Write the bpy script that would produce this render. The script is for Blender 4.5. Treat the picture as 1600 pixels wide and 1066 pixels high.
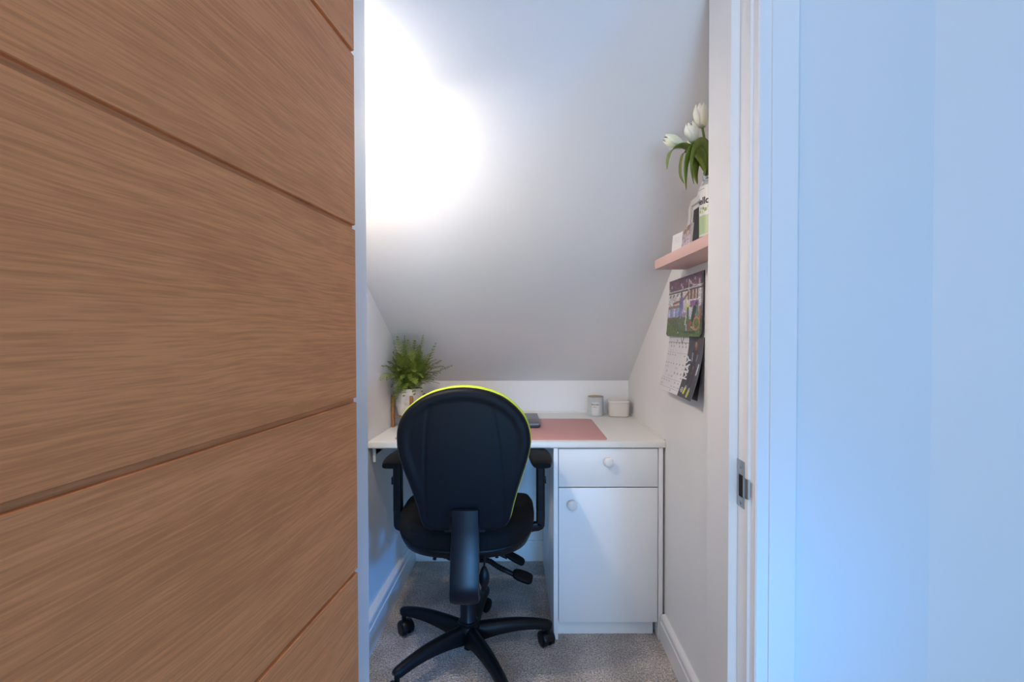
import bpy, bmesh, math, random
from mathutils import Vector, Matrix
from math import sin, cos, pi, radians, sqrt

# ------------------------------------------------------------------ scene, camera, light
for o in list(bpy.data.objects):
    bpy.data.objects.remove(o, do_unlink=True)
S = bpy.context.scene
COL = S.collection
random.seed(7)

cam_d = bpy.data.cameras.new('camera')
cam_d.sensor_width = 36.0
cam_d.lens = 17.0
cam_d.clip_start = 0.02
cam = bpy.data.objects.new('camera', cam_d)
COL.objects.link(cam)
cam.matrix_world = (Matrix.Translation((0, 0, 1.14)) @ Matrix.Rotation(radians(90 - 0.98), 4, 'X')
                    @ Matrix.Rotation(radians(-0.12), 4, 'Z'))
S.camera = cam

S.view_settings.view_transform = 'Standard'
S.view_settings.look = 'None'
S.view_settings.gamma = 1.0
S.view_settings.use_curve_mapping = False
S.view_settings.exposure = 0.0

w = bpy.data.worlds.new('world')
S.world = w
w.use_nodes = True
bg = w.node_tree.nodes['Background']
bg.inputs[0].default_value = (0.34, 0.62, 1.0, 1)
bg.inputs[1].default_value = 0.06


def light(name, kind, loc, energy, color, size=0.1, size_y=None, target=None):
    d = bpy.data.lights.new(name, kind)
    d.energy = energy
    d.color = color
    if kind == 'AREA':
        d.shape = 'RECTANGLE'
        d.size = size
        d.size_y = size_y or size
    else:
        d.shadow_soft_size = size
    o = bpy.data.objects.new(name, d)
    COL.objects.link(o)
    o.location = loc
    if target is not None:
        o.rotation_euler = (Vector(target) - Vector(loc)).to_track_quat('-Z', 'Y').to_euler()
    return o


# daylight through the windows of the room behind
light('daylight_side', 'AREA', (3.6, -2.5, 1.0), 50, (0.05, 0.38, 1.0), 1.0, 1.4, (-0.3, 1.6, 0.4))
light('daylight_behind', 'AREA', (0.2, -2.6, 1.0), 54, (0.40, 0.68, 1.0), 1.2, 1.2, (0, 1.4, 0.8))
for nm, loc, en, colr, tg in (('added_blue_spot_side', (2.6, -1.9, 1.05), 410, (0.01, 0.31, 1.0), (-0.5, 1.85, 0.35)),  # added narrow spots, not windows: deepen the blue low in the nook
                              ('added_blue_spot_behind', (0.45, -2.5, 0.95), 250, (0.05, 0.38, 1.0), (-0.14, 2.2, 0.36))):
    bl = light(nm, 'SPOT', loc, en, colr, 0.2, None, tg)
    bl.data.spot_size = radians(15)
    bl.data.spot_blend = 1.0
# warm lamp of the nook, high up beside the opening: bulb and its downward wash
light('nook_lamp', 'POINT', (-0.41, 1.13, 1.72), 1.0, (1.0, 0.91, 0.82), 0.03)
light('nook_lamp_wash', 'AREA', (-0.41, 1.13, 1.68), 4.7, (1.0, 0.865, 0.73), 0.05, 0.05, (-0.05, 1.65, 0.2))
# ceiling lamp of the landing
light('landing_lamp', 'POINT', (-0.15, -0.60, 2.33), 16, (1.0, 0.76, 0.66), 0.05)

# ------------------------------------------------------------------ materials


def M(name, color, rough=0.5, metal=0.0, spec=0.5, coat=0.0, bump=None, var=None, trans=0.0, sheen=0.0, ior=None):
    m = bpy.data.materials.new(name)
    m.use_nodes = True
    nt = m.node_tree
    b = nt.nodes['Principled BSDF']
    b.inputs['Base Color'].default_value = (*color, 1)
    b.inputs['Roughness'].default_value = rough
    b.inputs['Metallic'].default_value = metal
    b.inputs['Specular IOR Level'].default_value = spec
    b.inputs['Coat Weight'].default_value = coat
    b.inputs['Transmission Weight'].default_value = trans
    b.inputs['Sheen Weight'].default_value = sheen
    if ior:
        b.inputs['IOR'].default_value = ior
    tc = nt.nodes.new('ShaderNodeTexCoord')
    if bump:
        n = nt.nodes.new('ShaderNodeTexNoise')
        n.inputs['Scale'].default_value = bump[0]
        n.inputs['Detail'].default_value = 4
        nt.links.new(tc.outputs['Object'], n.inputs['Vector'])
        bp = nt.nodes.new('ShaderNodeBump')
        bp.inputs['Strength'].default_value = bump[1]
        bp.inputs['Distance'].default_value = bump[2]
        nt.links.new(n.outputs['Fac'], bp.inputs['Height'])
        nt.links.new(bp.outputs['Normal'], b.inputs['Normal'])
    if var:   # (scale, second colour, mapping scale)
        n = nt.nodes.new('ShaderNodeTexNoise')
        n.inputs['Scale'].default_value = var[0]
        n.inputs['Detail'].default_value = 5
        mp = nt.nodes.new('ShaderNodeMapping')
        mp.inputs['Scale'].default_value = var[2] if len(var) > 2 else (1, 1, 1)
        nt.links.new(tc.outputs['Object'], mp.inputs['Vector'])
        nt.links.new(mp.outputs['Vector'], n.inputs['Vector'])
        r = nt.nodes.new('ShaderNodeValToRGB')
        r.color_ramp.elements[0].position = 0.35
        r.color_ramp.elements[1].position = 0.65
        r.color_ramp.elements[0].color = (*var[1], 1)
        r.color_ramp.elements[1].color = (*color, 1)
        nt.links.new(n.outputs['Fac'], r.inputs['Fac'])
        nt.links.new(r.outputs['Color'], b.inputs['Base Color'])
    return m


def oak_material():
    m = bpy.data.materials.new('oak_veneer')
    m.use_nodes = True
    nt = m.node_tree
    L = nt.links.new
    b = nt.nodes['Principled BSDF']
    tc = nt.nodes.new('ShaderNodeTexCoord')

    def noise(scale, detail, dist=0.0, src=None):
        mp = nt.nodes.new('ShaderNodeMapping')
        mp.inputs['Scale'].default_value = scale
        L(src or tc.outputs['Object'], mp.inputs['Vector'])
        n = nt.nodes.new('ShaderNodeTexNoise')
        n.inputs['Scale'].default_value = 1.0
        n.inputs['Detail'].default_value = detail
        n.inputs['Distortion'].default_value = dist
        L(mp.outputs['Vector'], n.inputs['Vector'])
        return n
    # slow wander of the grain lines
    wob = noise((2.2, 1, 4.5), 2)
    sub = nt.nodes.new('ShaderNodeVectorMath'); sub.operation = 'SUBTRACT'
    L(wob.outputs['Color'], sub.inputs[0]); sub.inputs[1].default_value = (0.5, 0.5, 0.5)
    mul = nt.nodes.new('ShaderNodeVectorMath'); mul.operation = 'MULTIPLY'
    L(sub.outputs[0], mul.inputs[0]); mul.inputs[1].default_value = (0, 0, 0.035)
    add = nt.nodes.new('ShaderNodeVectorMath'); add.operation = 'ADD'
    L(tc.outputs['Object'], add.inputs[0]); L(mul.outputs[0], add.inputs[1])
    v = add.outputs[0]
    broad = noise((1.6, 1, 16), 4, 0.6, v)
    fine = noise((10, 1, 260), 3, 0.2, v)
    pore = noise((22, 1, 620), 2, 0.0, v)
    mx = nt.nodes.new('ShaderNodeMath'); mx.operation = 'MULTIPLY_ADD'
    L(fine.outputs['Fac'], mx.inputs[0]); mx.inputs[1].default_value = 0.85
    bh = nt.nodes.new('ShaderNodeMath'); bh.operation = 'MULTIPLY'; bh.inputs[1].default_value = 0.55
    L(broad.outputs['Fac'], bh.inputs[0]); L(bh.outputs[0], mx.inputs[2])
    mx2 = nt.nodes.new('ShaderNodeMath'); mx2.operation = 'MULTIPLY_ADD'
    L(pore.outputs['Fac'], mx2.inputs[0]); mx2.inputs[1].default_value = 0.45
    L(mx.outputs[0], mx2.inputs[2])
    r = nt.nodes.new('ShaderNodeValToRGB')
    e = r.color_ramp.elements
    e[0].position = 0.72; e[0].color = (0.60, 0.208, 0.070, 1)
    e[1].position = 0.99; e[1].color = (0.79, 0.290, 0.104, 1)
    sc = nt.nodes.new('ShaderNodeMath'); sc.operation = 'MULTIPLY'
    L(mx2.outputs[0], sc.inputs[0]); sc.inputs[1].default_value = 0.93
    L(sc.outputs[0], r.inputs['Fac'])
    L(r.outputs['Color'], b.inputs['Base Color'])
    b.inputs['Roughness'].default_value = 0.50
    b.inputs['Specular IOR Level'].default_value = 0.35
    bp = nt.nodes.new('ShaderNodeBump')
    bp.inputs['Strength'].default_value = 0.25
    bp.inputs['Distance'].default_value = 0.0006
    L(fine.outputs['Fac'], bp.inputs['Height'])
    L(bp.outputs['Normal'], b.inputs['Normal'])
    return m


def carpet_material():
    m = bpy.data.materials.new('taupe_carpet')
    m.use_nodes = True
    nt = m.node_tree
    L = nt.links.new
    b = nt.nodes['Principled BSDF']
    tc = nt.nodes.new('ShaderNodeTexCoord')
    n1 = nt.nodes.new('ShaderNodeTexNoise'); n1.inputs['Scale'].default_value = 170; n1.inputs['Detail'].default_value = 3
    n2 = nt.nodes.new('ShaderNodeTexNoise'); n2.inputs['Scale'].default_value = 9; n2.inputs['Detail'].default_value = 3
    vo = nt.nodes.new('ShaderNodeTexVoronoi'); vo.inputs['Scale'].default_value = 180
    for n in (n1, n2, vo):
        L(tc.outputs['Object'], n.inputs['Vector'])
    r = nt.nodes.new('ShaderNodeValToRGB')
    e = r.color_ramp.elements
    e[0].position = 0.33; e[0].color = (0.40, 0.34, 0.31, 1)
    e[1].position = 0.68; e[1].color = (0.95, 0.86, 0.79, 1)
    mid = r.color_ramp.elements.new(0.5); mid.color = (0.66, 0.58, 0.53, 1)
    L(n1.outputs['Fac'], r.inputs['Fac'])
    mix = nt.nodes.new('ShaderNodeMix'); mix.data_type = 'RGBA'; mix.blend_type = 'MULTIPLY'
    mix.inputs['Factor'].default_value = 0.35
    L(r.outputs['Color'], mix.inputs['A']); L(n2.outputs['Color'], mix.inputs['B'])
    hs = nt.nodes.new('ShaderNodeMix'); hs.data_type = 'RGBA'; hs.blend_type = 'MULTIPLY'
    L(r.outputs['Color'], hs.inputs['A'])
    rr = nt.nodes.new('ShaderNodeValToRGB')
    rr.color_ramp.elements[0].position = 0.38; rr.color_ramp.elements[0].color = (0.74, 0.74, 0.74, 1)
    rr.color_ramp.elements[1].position = 0.62; rr.color_ramp.elements[1].color = (1, 1, 1, 1)
    L(n2.outputs['Fac'], rr.inputs['Fac'])
    L(rr.outputs['Color'], hs.inputs['B'])
    hs.inputs['Factor'].default_value = 1.0
    L(hs.outputs['Result'], b.inputs['Base Color'])
    b.inputs['Roughness'].default_value = 1.0
    b.inputs['Specular IOR Level'].default_value = 0.1
    ad = nt.nodes.new('ShaderNodeMath'); ad.operation = 'ADD'
    L(n1.outputs['Fac'], ad.inputs[0]); L(vo.outputs['Distance'], ad.inputs[1])
    bp = nt.nodes.new('ShaderNodeBump'); bp.inputs['Strength'].default_value = 0.9; bp.inputs['Distance'].default_value = 0.006
    L(ad.outputs[0], bp.inputs['Height']); L(bp.outputs['Normal'], b.inputs['Normal'])
    return m


def print_material(name, rough=0.35):
    m = bpy.data.materials.new(name)
    m.use_nodes = True
    nt = m.node_tree
    a = nt.nodes.new('ShaderNodeVertexColor')
    a.layer_name = 'print'
    nt.links.new(a.outputs['Color'], nt.nodes['Principled BSDF'].inputs['Base Color'])
    nt.nodes['Principled BSDF'].inputs['Roughness'].default_value = rough
    return m


OAK = oak_material()
CARPET = carpet_material()
PRINT = print_material('printed_paper')
PLASTER = M('white_plaster', (0.87, 0.855, 0.845), 0.75, bump=(55, 0.12, 0.002))
CEIL = M('ceiling_plaster', (0.87, 0.86, 0.855), 0.8, bump=(40, 0.15, 0.003))
HALLW = M('hall_wall_paint', (0.78, 0.775, 0.77), 0.5, bump=(30, 0.05, 0.002))
GLOSS = M('gloss_white_paint', (0.86, 0.845, 0.83), 0.38, bump=(25, 0.10, 0.002))
SKIRT = M('skirting_white_paint', (0.86, 0.85, 0.84), 0.35)
WTOP = M('white_worktop', (0.78, 0.765, 0.72), 0.32)
CABW = M('white_laminate', (0.86, 0.855, 0.845), 0.38)
BRACK = M('bracket_white', (0.8, 0.79, 0.77), 0.4)
KNOB = M('knob_white', (0.83, 0.80, 0.76), 0.25)
PADM = M('black_pad', (0.004, 0.004, 0.005), 0.6, spec=0.12, bump=(500, 0.15, 0.0004))
PLASTIC = M('black_plastic', (0.004, 0.0045, 0.006), 0.42, spec=0.22, bump=(500, 0.15, 0.0004))
SHELLP = M('black_shell_plastic', (0.0022, 0.0036, 0.0062), 0.5, spec=0.2, bump=(600, 0.2, 0.0004))
GPLASTIC = M('smooth_black_plastic', (0.003, 0.004, 0.007), 0.35, spec=0.30)
BLACKFAB = M('black_fabric', (0.008, 0.008, 0.009), 0.95, spec=0.15, bump=(700, 0.4, 0.0008))
LIME = M('lime_fabric', (0.56, 0.70, 0.05), 0.85, bump=(700, 0.4, 0.0008))
PINK = M('pink_mat', (0.62, 0.315, 0.30), 0.55, bump=(400, 0.12, 0.0005))
PSHELF = M('pink_shelf', (0.72, 0.47, 0.42), 0.5)
LAPT = M('grey_laptop', (0.17, 0.17, 0.175), 0.38, metal=0.5)
LAPD = M('dark_laptop_base', (0.015, 0.015, 0.017), 0.4)
METAL = M('brushed_nickel', (0.48, 0.46, 0.44), 0.36, metal=1.0, bump=(300, 0.2, 0.0004))
DARK = M('dark_recess', (0.006, 0.006, 0.006), 0.9)
TINM = M('grey_tin', (0.62, 0.65, 0.66), 0.35, metal=0.25)
COPPER = M('copper_rim', (0.42, 0.28, 0.16), 0.4, metal=0.6)
WAX = M('candle_wax', (0.62, 0.50, 0.36), 0.6)
LABELW = M('paper_label', (0.76, 0.73, 0.70), 0.6)
INK = M('dark_ink', (0.03, 0.025, 0.03), 0.6)
CERAM = M('cream_ceramic', (0.74, 0.67, 0.60), 0.4)
LID = M('translucent_lid', (0.74, 0.70, 0.66), 0.25)
POT = M('white_pot', (0.74, 0.68, 0.62), 0.45)
SOIL = M('dark_soil', (0.03, 0.022, 0.014), 0.95)
BAMBOO = M('honey_wood', (0.42, 0.19, 0.065), 0.45, var=(60, (0.33, 0.14, 0.045), (1, 1, 0.12)))
FERN = M('fern_green', (0.17, 0.225, 0.022), 0.55, var=(25, (0.085, 0.125, 0.014)))
FERNL = M('fern_light_green', (0.27, 0.335, 0.045), 0.55, var=(25, (0.16, 0.22, 0.028)))
PETAL = M('ivory_petal', (0.90, 0.85, 0.60), 0.5, var=(40, (0.90, 0.88, 0.76), (1, 1, 0.4)))
TLEAF = M('tulip_leaf', (0.20, 0.255, 0.03), 0.42, var=(18, (0.115, 0.165, 0.02), (3, 3, 0.5)))
TSTEM = M('tulip_stem', (0.17, 0.27, 0.045), 0.45)
GLASS = M('vase_glass', (0.93, 0.97, 0.95), 0.03, trans=1.0, ior=1.45)
FRAMEW = M('white_frame', (0.78, 0.76, 0.74), 0.35)
MATB = M('white_mount', (0.76, 0.74, 0.72), 0.7)
PICT = M('dark_picture', (0.014, 0.014, 0.020), 0.15, spec=0.3)
SEAL = M('white_sealant', (0.80, 0.77, 0.72), 0.4)
PAPER = M('paper_white', (0.76, 0.74, 0.73), 0.6)
HINGEM = METAL

# ------------------------------------------------------------------ helpers


def link(name, bm, mat, parent=None, smooth=40, mats=None):
    me = bpy.data.meshes.new(name)
    bmesh.ops.recalc_face_normals(bm, faces=bm.faces)
    bm.to_mesh(me)
    bm.free()
    for mm in (mats or [mat]):
        me.materials.append(mm)
    o = bpy.data.objects.new(name, me)
    COL.objects.link(o)
    if smooth:
        for p in me.polygons:
            p.use_smooth = True
        me.set_sharp_from_angle(angle=radians(smooth))
    if parent:
        o.parent = parent
    return o


def tag(o, label=None, cat=None, group=None, kind=None):
    if label: o['label'] = label
    if cat: o['category'] = cat
    if group: o['group'] = group
    if kind: o['kind'] = kind
    return o


def thing(name, label, cat, loc=(0, 0, 0), rotz=0.0, group=None):
    o = bpy.data.objects.new(name, None)
    o.empty_display_size = 0.05
    COL.objects.link(o)
    o.location = loc
    o.rotation_euler = (0, 0, rotz)
    return tag(o, label, cat, group)


def nb():
    return bmesh.new()


def box(bm, x0, x1, y0, y1, z0, z1, bev=0.0, seg=2):
    r = bmesh.ops.create_cube(bm, size=1.0)
    vs = r['verts']
    for v in vs:
        v.co = Vector(((x0 + x1) / 2 + v.co.x * (x1 - x0), (y0 + y1) / 2 + v.co.y * (y1 - y0), (z0 + z1) / 2 + v.co.z * (z1 - z0)))
    if bev > 0:
        es = list({e for v in vs for e in v.link_edges})
        bmesh.ops.bevel(bm, geom=es, offset=bev, segments=seg, profile=0.5, affect='EDGES')
    return bm


def prism(bm, poly, z0, z1, bev=0.0):
    """polygon in XY (list of (x, y)) extruded from z0 to z1"""
    a = [bm.verts.new((x, y, z0)) for x, y in poly]
    b = [bm.verts.new((x, y, z1)) for x, y in poly]
    n = len(poly)
    fs = [bm.faces.new(a[::-1]), bm.faces.new(b)]
    for i in range(n):
        fs.append(bm.faces.new((a[i], a[(i + 1) % n], b[(i + 1) % n], b[i])))
    if bev:
        es = list({e for f in fs[:2] for e in f.edges})
        bmesh.ops.bevel(bm, geom=es, offset=bev, segments=2, profile=0.5, affect='EDGES')
    return bm


def loft(bm, rings, cap=True, close=True):
    vr = [[bm.verts.new(p) for p in r] for r in rings]
    n = len(rings[0])
    for i in range(len(vr) - 1):
        for j in range(n if close else n - 1):
            k = (j + 1) % n
            bm.faces.new((vr[i][j], vr[i][k], vr[i + 1][k], vr[i + 1][j]))
    if cap:
        bm.faces.new(vr[0][::-1])
        bm.faces.new(vr[-1])
    return vr


def frames(pts):
    pts = [Vector(p) for p in pts]
    out = []
    up = None
    for i, p in enumerate(pts):
        a = pts[max(0, i - 1)]
        b = pts[min(len(pts) - 1, i + 1)]
        t = (b - a).normalized()
        if up is None:
            up = Vector((0, 0, 1)) if abs(t.z) < 0.9 else Vector((0, 1, 0))
        side = t.cross(up)
        if side.length < 1e-6:
            side = t.cross(Vector((1, 0, 0)))
        side.normalize()
        up = side.cross(t).normalized()
        out.append((p, t, side, up))
    return out


def tube(bm, pts, rad, seg=10):
    n = len(pts)
    rings = []
    for i, (p, t, s, u) in enumerate(frames(pts)):
        r = rad[i] if isinstance(rad, (list, tuple)) else rad
        rings.append([p + s * (r * cos(2 * pi * k / seg)) + u * (r * sin(2 * pi * k / seg)) for k in range(seg)])
    loft(bm, rings)
    return bm


def sweep_rect(bm, pts, ws, hs, rnd=0.3, seg=4, up_fixed=None):
    """rounded-rectangle section swept along pts"""
    rings = []
    for i, (p, t, s, u) in enumerate(frames(pts)):
        if up_fixed is not None:
            s = t.cross(up_fixed).normalized()
            u = s.cross(t).normalized()
        w_ = ws[i] / 2 if isinstance(ws, (list, tuple)) else ws / 2
        h_ = hs[i] / 2 if isinstance(hs, (list, tuple)) else hs / 2
        r = min(w_, h_) * rnd
        ring = []
        for cx, cy, a0 in ((w_ - r, h_ - r, 0), (-w_ + r, h_ - r, 90), (-w_ + r, -h_ + r, 180), (w_ - r, -h_ + r, 270)):
            for k in range(seg + 1):
                a = radians(a0 + 90 * k / seg)
                ring.append(p + s * (cx + r * cos(a)) + u * (cy + r * sin(a)))
        rings.append(ring)
    loft(bm, rings)
    return bm


def lathe(bm, prof, seg=32, cx=0, cy=0, cap=True):
    rings = [[Vector((cx + r * cos(2 * pi * k / seg), cy + r * sin(2 * pi * k / seg), z)) for k in range(seg)] for r, z in prof]
    loft(bm, rings, cap=cap)
    return bm


def smooth_path(pts, n=6):
    """Catmull-Rom"""
    P = [Vector(p) for p in pts]
    P = [P[0] * 2 - P[1]] + P + [P[-1] * 2 - P[-2]]
    out = []
    for i in range(1, len(P) - 2):
        for k in range(n):
            t = k / n
            a, b, c, d = P[i - 1], P[i], P[i + 1], P[i + 2]
            out.append(0.5 * ((2 * b) + (c - a) * t + (2 * a - 5 * b + 4 * c - d) * t * t + (3 * b - a - 3 * c + d) * t ** 3))
    out.append(P[-2].copy())
    return out


def struct(name, bm, mat, smooth=30, mats=None):
    o = link(name, bm, mat, None, smooth, mats)
    o['kind'] = 'structure'
    return o


# ------------------------------------------------------------------ the setting
FY = 0.9215          # landing side of the partition
CY = 1.07            # nook side of the partition
# measured wall lines of the nook (x at depth y)


def LWX(y): return -0.534 + (y - 1.72) * 0.0536


def RWX(y): return 0.565 + (y - 1.78) * 0.0242


BY = 2.41
struct('floor', box(nb(), -1.4, 1.6, -2.8, 2.6, -0.05, 0.0), CARPET)

bm = prism(nb(), [(LWX(CY), CY), (LWX(BY), BY), (LWX(BY) - 0.12, BY), (LWX(CY) - 0.12, CY)], 0, 2.1)
struct('wall_left', bm, PLASTER)
bm = prism(nb(), [(RWX(CY), CY), (RWX(BY), BY), (RWX(BY) + 0.12, BY), (RWX(CY) + 0.12, CY)], 0, 2.1)
struct('wall_right', bm, PLASTER)
struct('wall_back', box(nb(), -0.66, 0.72, BY, BY + 0.1, 0, 1.05), PLASTER)

# sloping ceiling under the stairs
prof = smooth_path([(0, 2.46, 0.865), (0, 2.41, 0.900), (0, 2.22, 1.026), (0, 2.03, 1.150), (0, 1.88, 1.246), (0, 1.76, 1.325),
                    (0, 1.65, 1.402), (0, 1.50, 1.518), (0, 1.30, 1.69), (0, 1.08, 1.90), (0, 0.99, 1.99)], 5)
bm = nb()
lo = [Vector((-0.68, p.y, p.z)) for p in prof]
hi = [Vector((0.70, p.y, p.z)) for p in prof]
offv = Vector((0, 0.07, 0.08))
rings = []
for a, b in zip(lo, hi):
    rings.append([a, b, b + offv, a + offv])
loft(bm, rings)
struct('ceiling', bm, CEIL, 50)

# partition with the door opening, landing walls
struct('wall_front', box(nb(), -1.25, -0.375, FY, CY, 0, 2.4), HALLW)
struct('wall_front_right', box(nb(), 0.487, 0.80, FY, CY, 0, 2.4), HALLW)
struct('wall_front_top', box(nb(), -0.375, 0.487, FY, CY, 2.03, 2.4), HALLW)
struct('wall_hall_right', prism(nb(), [(0.80, FY), (1.45, 0.75), (1.45, 0.90), (0.80, CY)], 0, 2.4), HALLW)
struct('wall_hall_left', box(nb(), -1.35, -1.25, -2.8, CY, 0, 2.4), HALLW)
struct('ceiling_hall', box(nb(), -1.35, 1.6, -2.8, CY, 2.4, 2.5), CEIL)

# door lining: jambs with stops, head
bm = nb()
prism(bm, [(0.451, FY), (0.487, FY), (0.487, CY), (0.433, CY), (0.433, 0.963), (0.451, 0.963)], 0, 2.03, 0.0012)
struct('trim_1', bm, GLOSS)
bm = nb()
prism(bm, [(-0.339, FY), (-0.339, 0.963), (-0.321, 0.963), (-0.321, CY), (-0.375, CY), (-0.375, FY)], 0, 2.03, 0.0012)
struct('trim_2', bm, GLOSS)
struct('trim_3', box(nb(), -0.339, 0.451, FY, CY, 1.998, 2.03), GLOSS)


def architrave(x_in, x_out):
    """flat moulding with a thin quirk line"""
    s = 1 if x_out > x_in else -1
    q = x_in + s * 0.024
    pts = [(x_in, FY), (x_in, 0.9045), (x_in + s * 0.0025, 0.902), (q - s * 0.0006, 0.902), (q, 0.9032), (q + s * 0.0012, 0.9008),
           (x_out - s * 0.006, 0.9008), (x_out, 0.906), (x_out, FY)]
    if s < 0:
        pts = pts[::-1]
    return prism(nb(), pts, 0, 2.08)


struct('trim_4', architrave(0.457, 0.5365), GLOSS, 20)
struct('trim_5', architrave(-0.345, -0.425), GLOSS, 20)
struct('trim_6', box(nb(), -0.425, 0.5365, 0.902, FY, 2.0, 2.08, 0.002), GLOSS)


def skirting(name, p0, p1, q0, q1, h):
    """p: room-side foot line, q: wall line"""
    bm = nb()
    P0, P1, Q0, Q1 = [Vector((*p, 0)) for p in (p0, p1, q0, q1)]
    rings = []
    for P, Q in ((P0, Q0), (P1, Q1)):
        d = (Q - P)
        z = Vector((0, 0, 1))
        rings.append([P, P + z * (h * 0.72), P + d * 0.12 + z * (h * 0.745), P + d * 0.12 + z * (h * 0.93),
                      P + d * 0.35 + z * h, Q + z * h, Q])
    loft(bm, rings)
    return struct(name, bm, SKIRT, 20)


skirting('baseboard_left', (-0.520, CY), (-0.481, BY), (LWX(CY), CY), (LWX(BY), BY), 0.118)
skirting('baseboard_back', (-0.484, BY - 0.016), (0.19, BY - 0.016), (-0.484, BY), (0.19, BY), 0.100)
skirting('baseboard_right', (RWX(CY) - 0.019, CY), (RWX(1.771) - 0.019, 1.771), (RWX(CY), CY), (RWX(1.771), 1.771), 0.098)

# ------------------------------------------------------------------ oak door leaf, open towards the landing
# local frame: origin on the visible face at the hinge edge; +x runs away from the hinge, +y behind the face
th = math.atan2(0.992, 0.125)
bm = nb()
W, T = 0.762, 0.040
gz = [0.3542, 0.6830, 1.0120, 1.3410, 1.6700]
z0, z1 = 0.008, 1.990
prof = [(0, z0)]
gw, gd = 0.0043, 0.0060
for g in gz:
    prof += [(0, g - gw - 0.0008), (0.0012, g - gw), (gd, g - gw + 0.0004), (gd, g + gw - 0.0004), (0.0012, g + gw), (0, g + gw + 0.0008)]
prof += [(0, z1), (T, z1)]
for g in gz[::-1]:
    prof += [(T, g + gw), (T - gd, g + gw), (T - gd, g - gw), (T, g - gw)]
prof += [(T, z0)]
rings = [[Vector((x, y, z)) for y, z in prof] for x in (0, W)]
loft(bm, rings)
door = struct('door_1', bm, OAK, 15)
# visible face points to +X (right); the leaf runs from the hinge back towards the camera
dirx = Vector((-0.125, -0.992, 0)).normalized()
diry = Vector((-0.992, 0.125, 0)).normalized()   # behind the face
door.matrix_world = Matrix(((dirx.x, diry.x, 0, -0.2985), (dirx.y, diry.y, 0, 0.925), (0, 0, 1, 0), (0, 0, 0, 1)))
tag(door, 'open oak door with horizontal grooves, hinged at the left of the nook', 'door')

# strike plate on the right jamb
sp = thing('strike_plate', 'brushed metal strike plate with curved lip on the right door jamb', 'strike plate', (0.451, 0.949, 0.842))
bm = nb()
t = 0.0016
for (ya, yb, za, zb) in ((-0.016, 0.014, 0.018, 0.046), (-0.016, 0.014, -0.046, -0.026), (0.006, 0.014, -0.026, 0.018), (-0.016, -0.011, -0.026, 0.018)):
    box(bm, -t, 0.0004, ya, yb, za, zb)
link('plate', bm, METAL, sp)
bm = nb()
box(bm, -0.0006, 0.0002, -0.011, 0.006, -0.026, 0.018)
link('latch_hole', bm, DARK, sp)
bm = nb()
pts = smooth_path([(-0.0012, -0.013, 0), (-0.0022, -0.020, 0), (-0.0024, -0.0270, 0), (0.0005, -0.0300, 0), (0.0045, -0.0302, 0)], 4)
rings = []
for i, p in enumerate(pts):
    k = min(i, len(pts) - 1 - i)
    h_ = 0.019 - (0.004 if i > len(pts) - 3 else 0) - 0.001 * max(0, 2 - k)
    a = pts[max(0, i - 1)]; b = pts[min(len(pts) - 1, i + 1)]
    tn = (b - a).normalized(); nr = Vector((-tn.y, tn.x, 0)) * 0.0008
    zc = -0.003
    rings.append([p + nr + Vector((0, 0, zc - h_)), p + nr + Vector((0, 0, zc + h_)), p - nr + Vector((0, 0, zc + h_)), p - nr + Vector((0, 0, zc - h_))])
loft(bm, rings)
link('lip', bm, METAL, sp, 60)
for zz in (0.033, -0.037):
    bm = nb()
    rings = [[Vector((x, r * cos(a * pi / 8), zz + r * sin(a * pi / 8))) for a in range(16)] for x, r in ((0.0, 0.005), (-0.0022, 0.0048), (-0.0028, 0.003))]
    loft(bm, rings)
    link('screw', bm, METAL, sp, 60)

# ------------------------------------------------------------------ worktop
DZ = 0.74
FYD = 1.770
desk = thing('worktop', 'white laminate worktop spanning the nook wall to wall', 'desk', (0, 2.09, 0.714))


def loc_child(o, t):
    """mesh built in world coordinates -> parent space of an un-rotated thing"""
    o.data.transform(Matrix.Translation(-t.location))
    return o


bm = nb()
prof = [(FYD + 0.004, DZ - 0.026), (FYD, DZ - 0.022), (FYD, DZ - 0.006), (FYD + 0.0015, DZ - 0.002), (FYD + 0.006, DZ), (2.409, DZ), (2.409, DZ - 0.026)]
rings = [[Vector((LWX(y) + 0.001, y, z)) for y, z in prof], [Vector((RWX(y) - 0.0015, y, z)) for y, z in prof]]
loft(bm, rings)
loc_child(link('top', bm, WTOP, desk, 25), desk)
bm = nb()
yb = 2.409


def bead(a, b, nx, ny):
    """quarter bead of sealant along a wall"""
    rings = []
    for (x, y) in (a, b):
        ring = [Vector((x, y, DZ + 0.0001))]
        for k in range(6):
            an = radians(90 * k / 5)
            ring.append(Vector((x + nx * 0.007 * cos(an), y + ny * 0.007 * cos(an), DZ + 0.0001 + 0.007 * sin(an))))
        rings.append(ring)
    loft(bm, rings)


bead((RWX(1.776) - 0.001, 1.776), (RWX(2.408) - 0.001, 2.408), -1, 0)
bead((LWX(2.408) + 0.001, 2.408), (RWX(2.408) - 0.001, 2.408), 0, -1)
loc_child(link('sealant_bead', bm, SEAL, desk, 60), desk)
bm = nb()
box(bm, LWX(1.80) + 0.011, LWX(1.80) + 0.021, 1.792, 2.06, 0.659, 0.7145, 0.0008)
box(bm, LWX(1.80) + 0.0075, LWX(1.80) + 0.021, 1.80, 2.05, 0.685, 0.713)
loc_child(link('support_batten', bm, BRACK, desk), desk)

# ------------------------------------------------------------------ cabinet
cb = thing('desk_cabinet', 'white cabinet under the worktop with one drawer above one door', 'cabinet', (0.355, 2.05, 0))
CF = 1.775


def cpart(name, bm, mat, parent=None, smooth=30):
    o = link(name, bm, mat, parent or cb, smooth)
    o.data.transform(Matrix.Translation(-cb.location))
    return o


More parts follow.
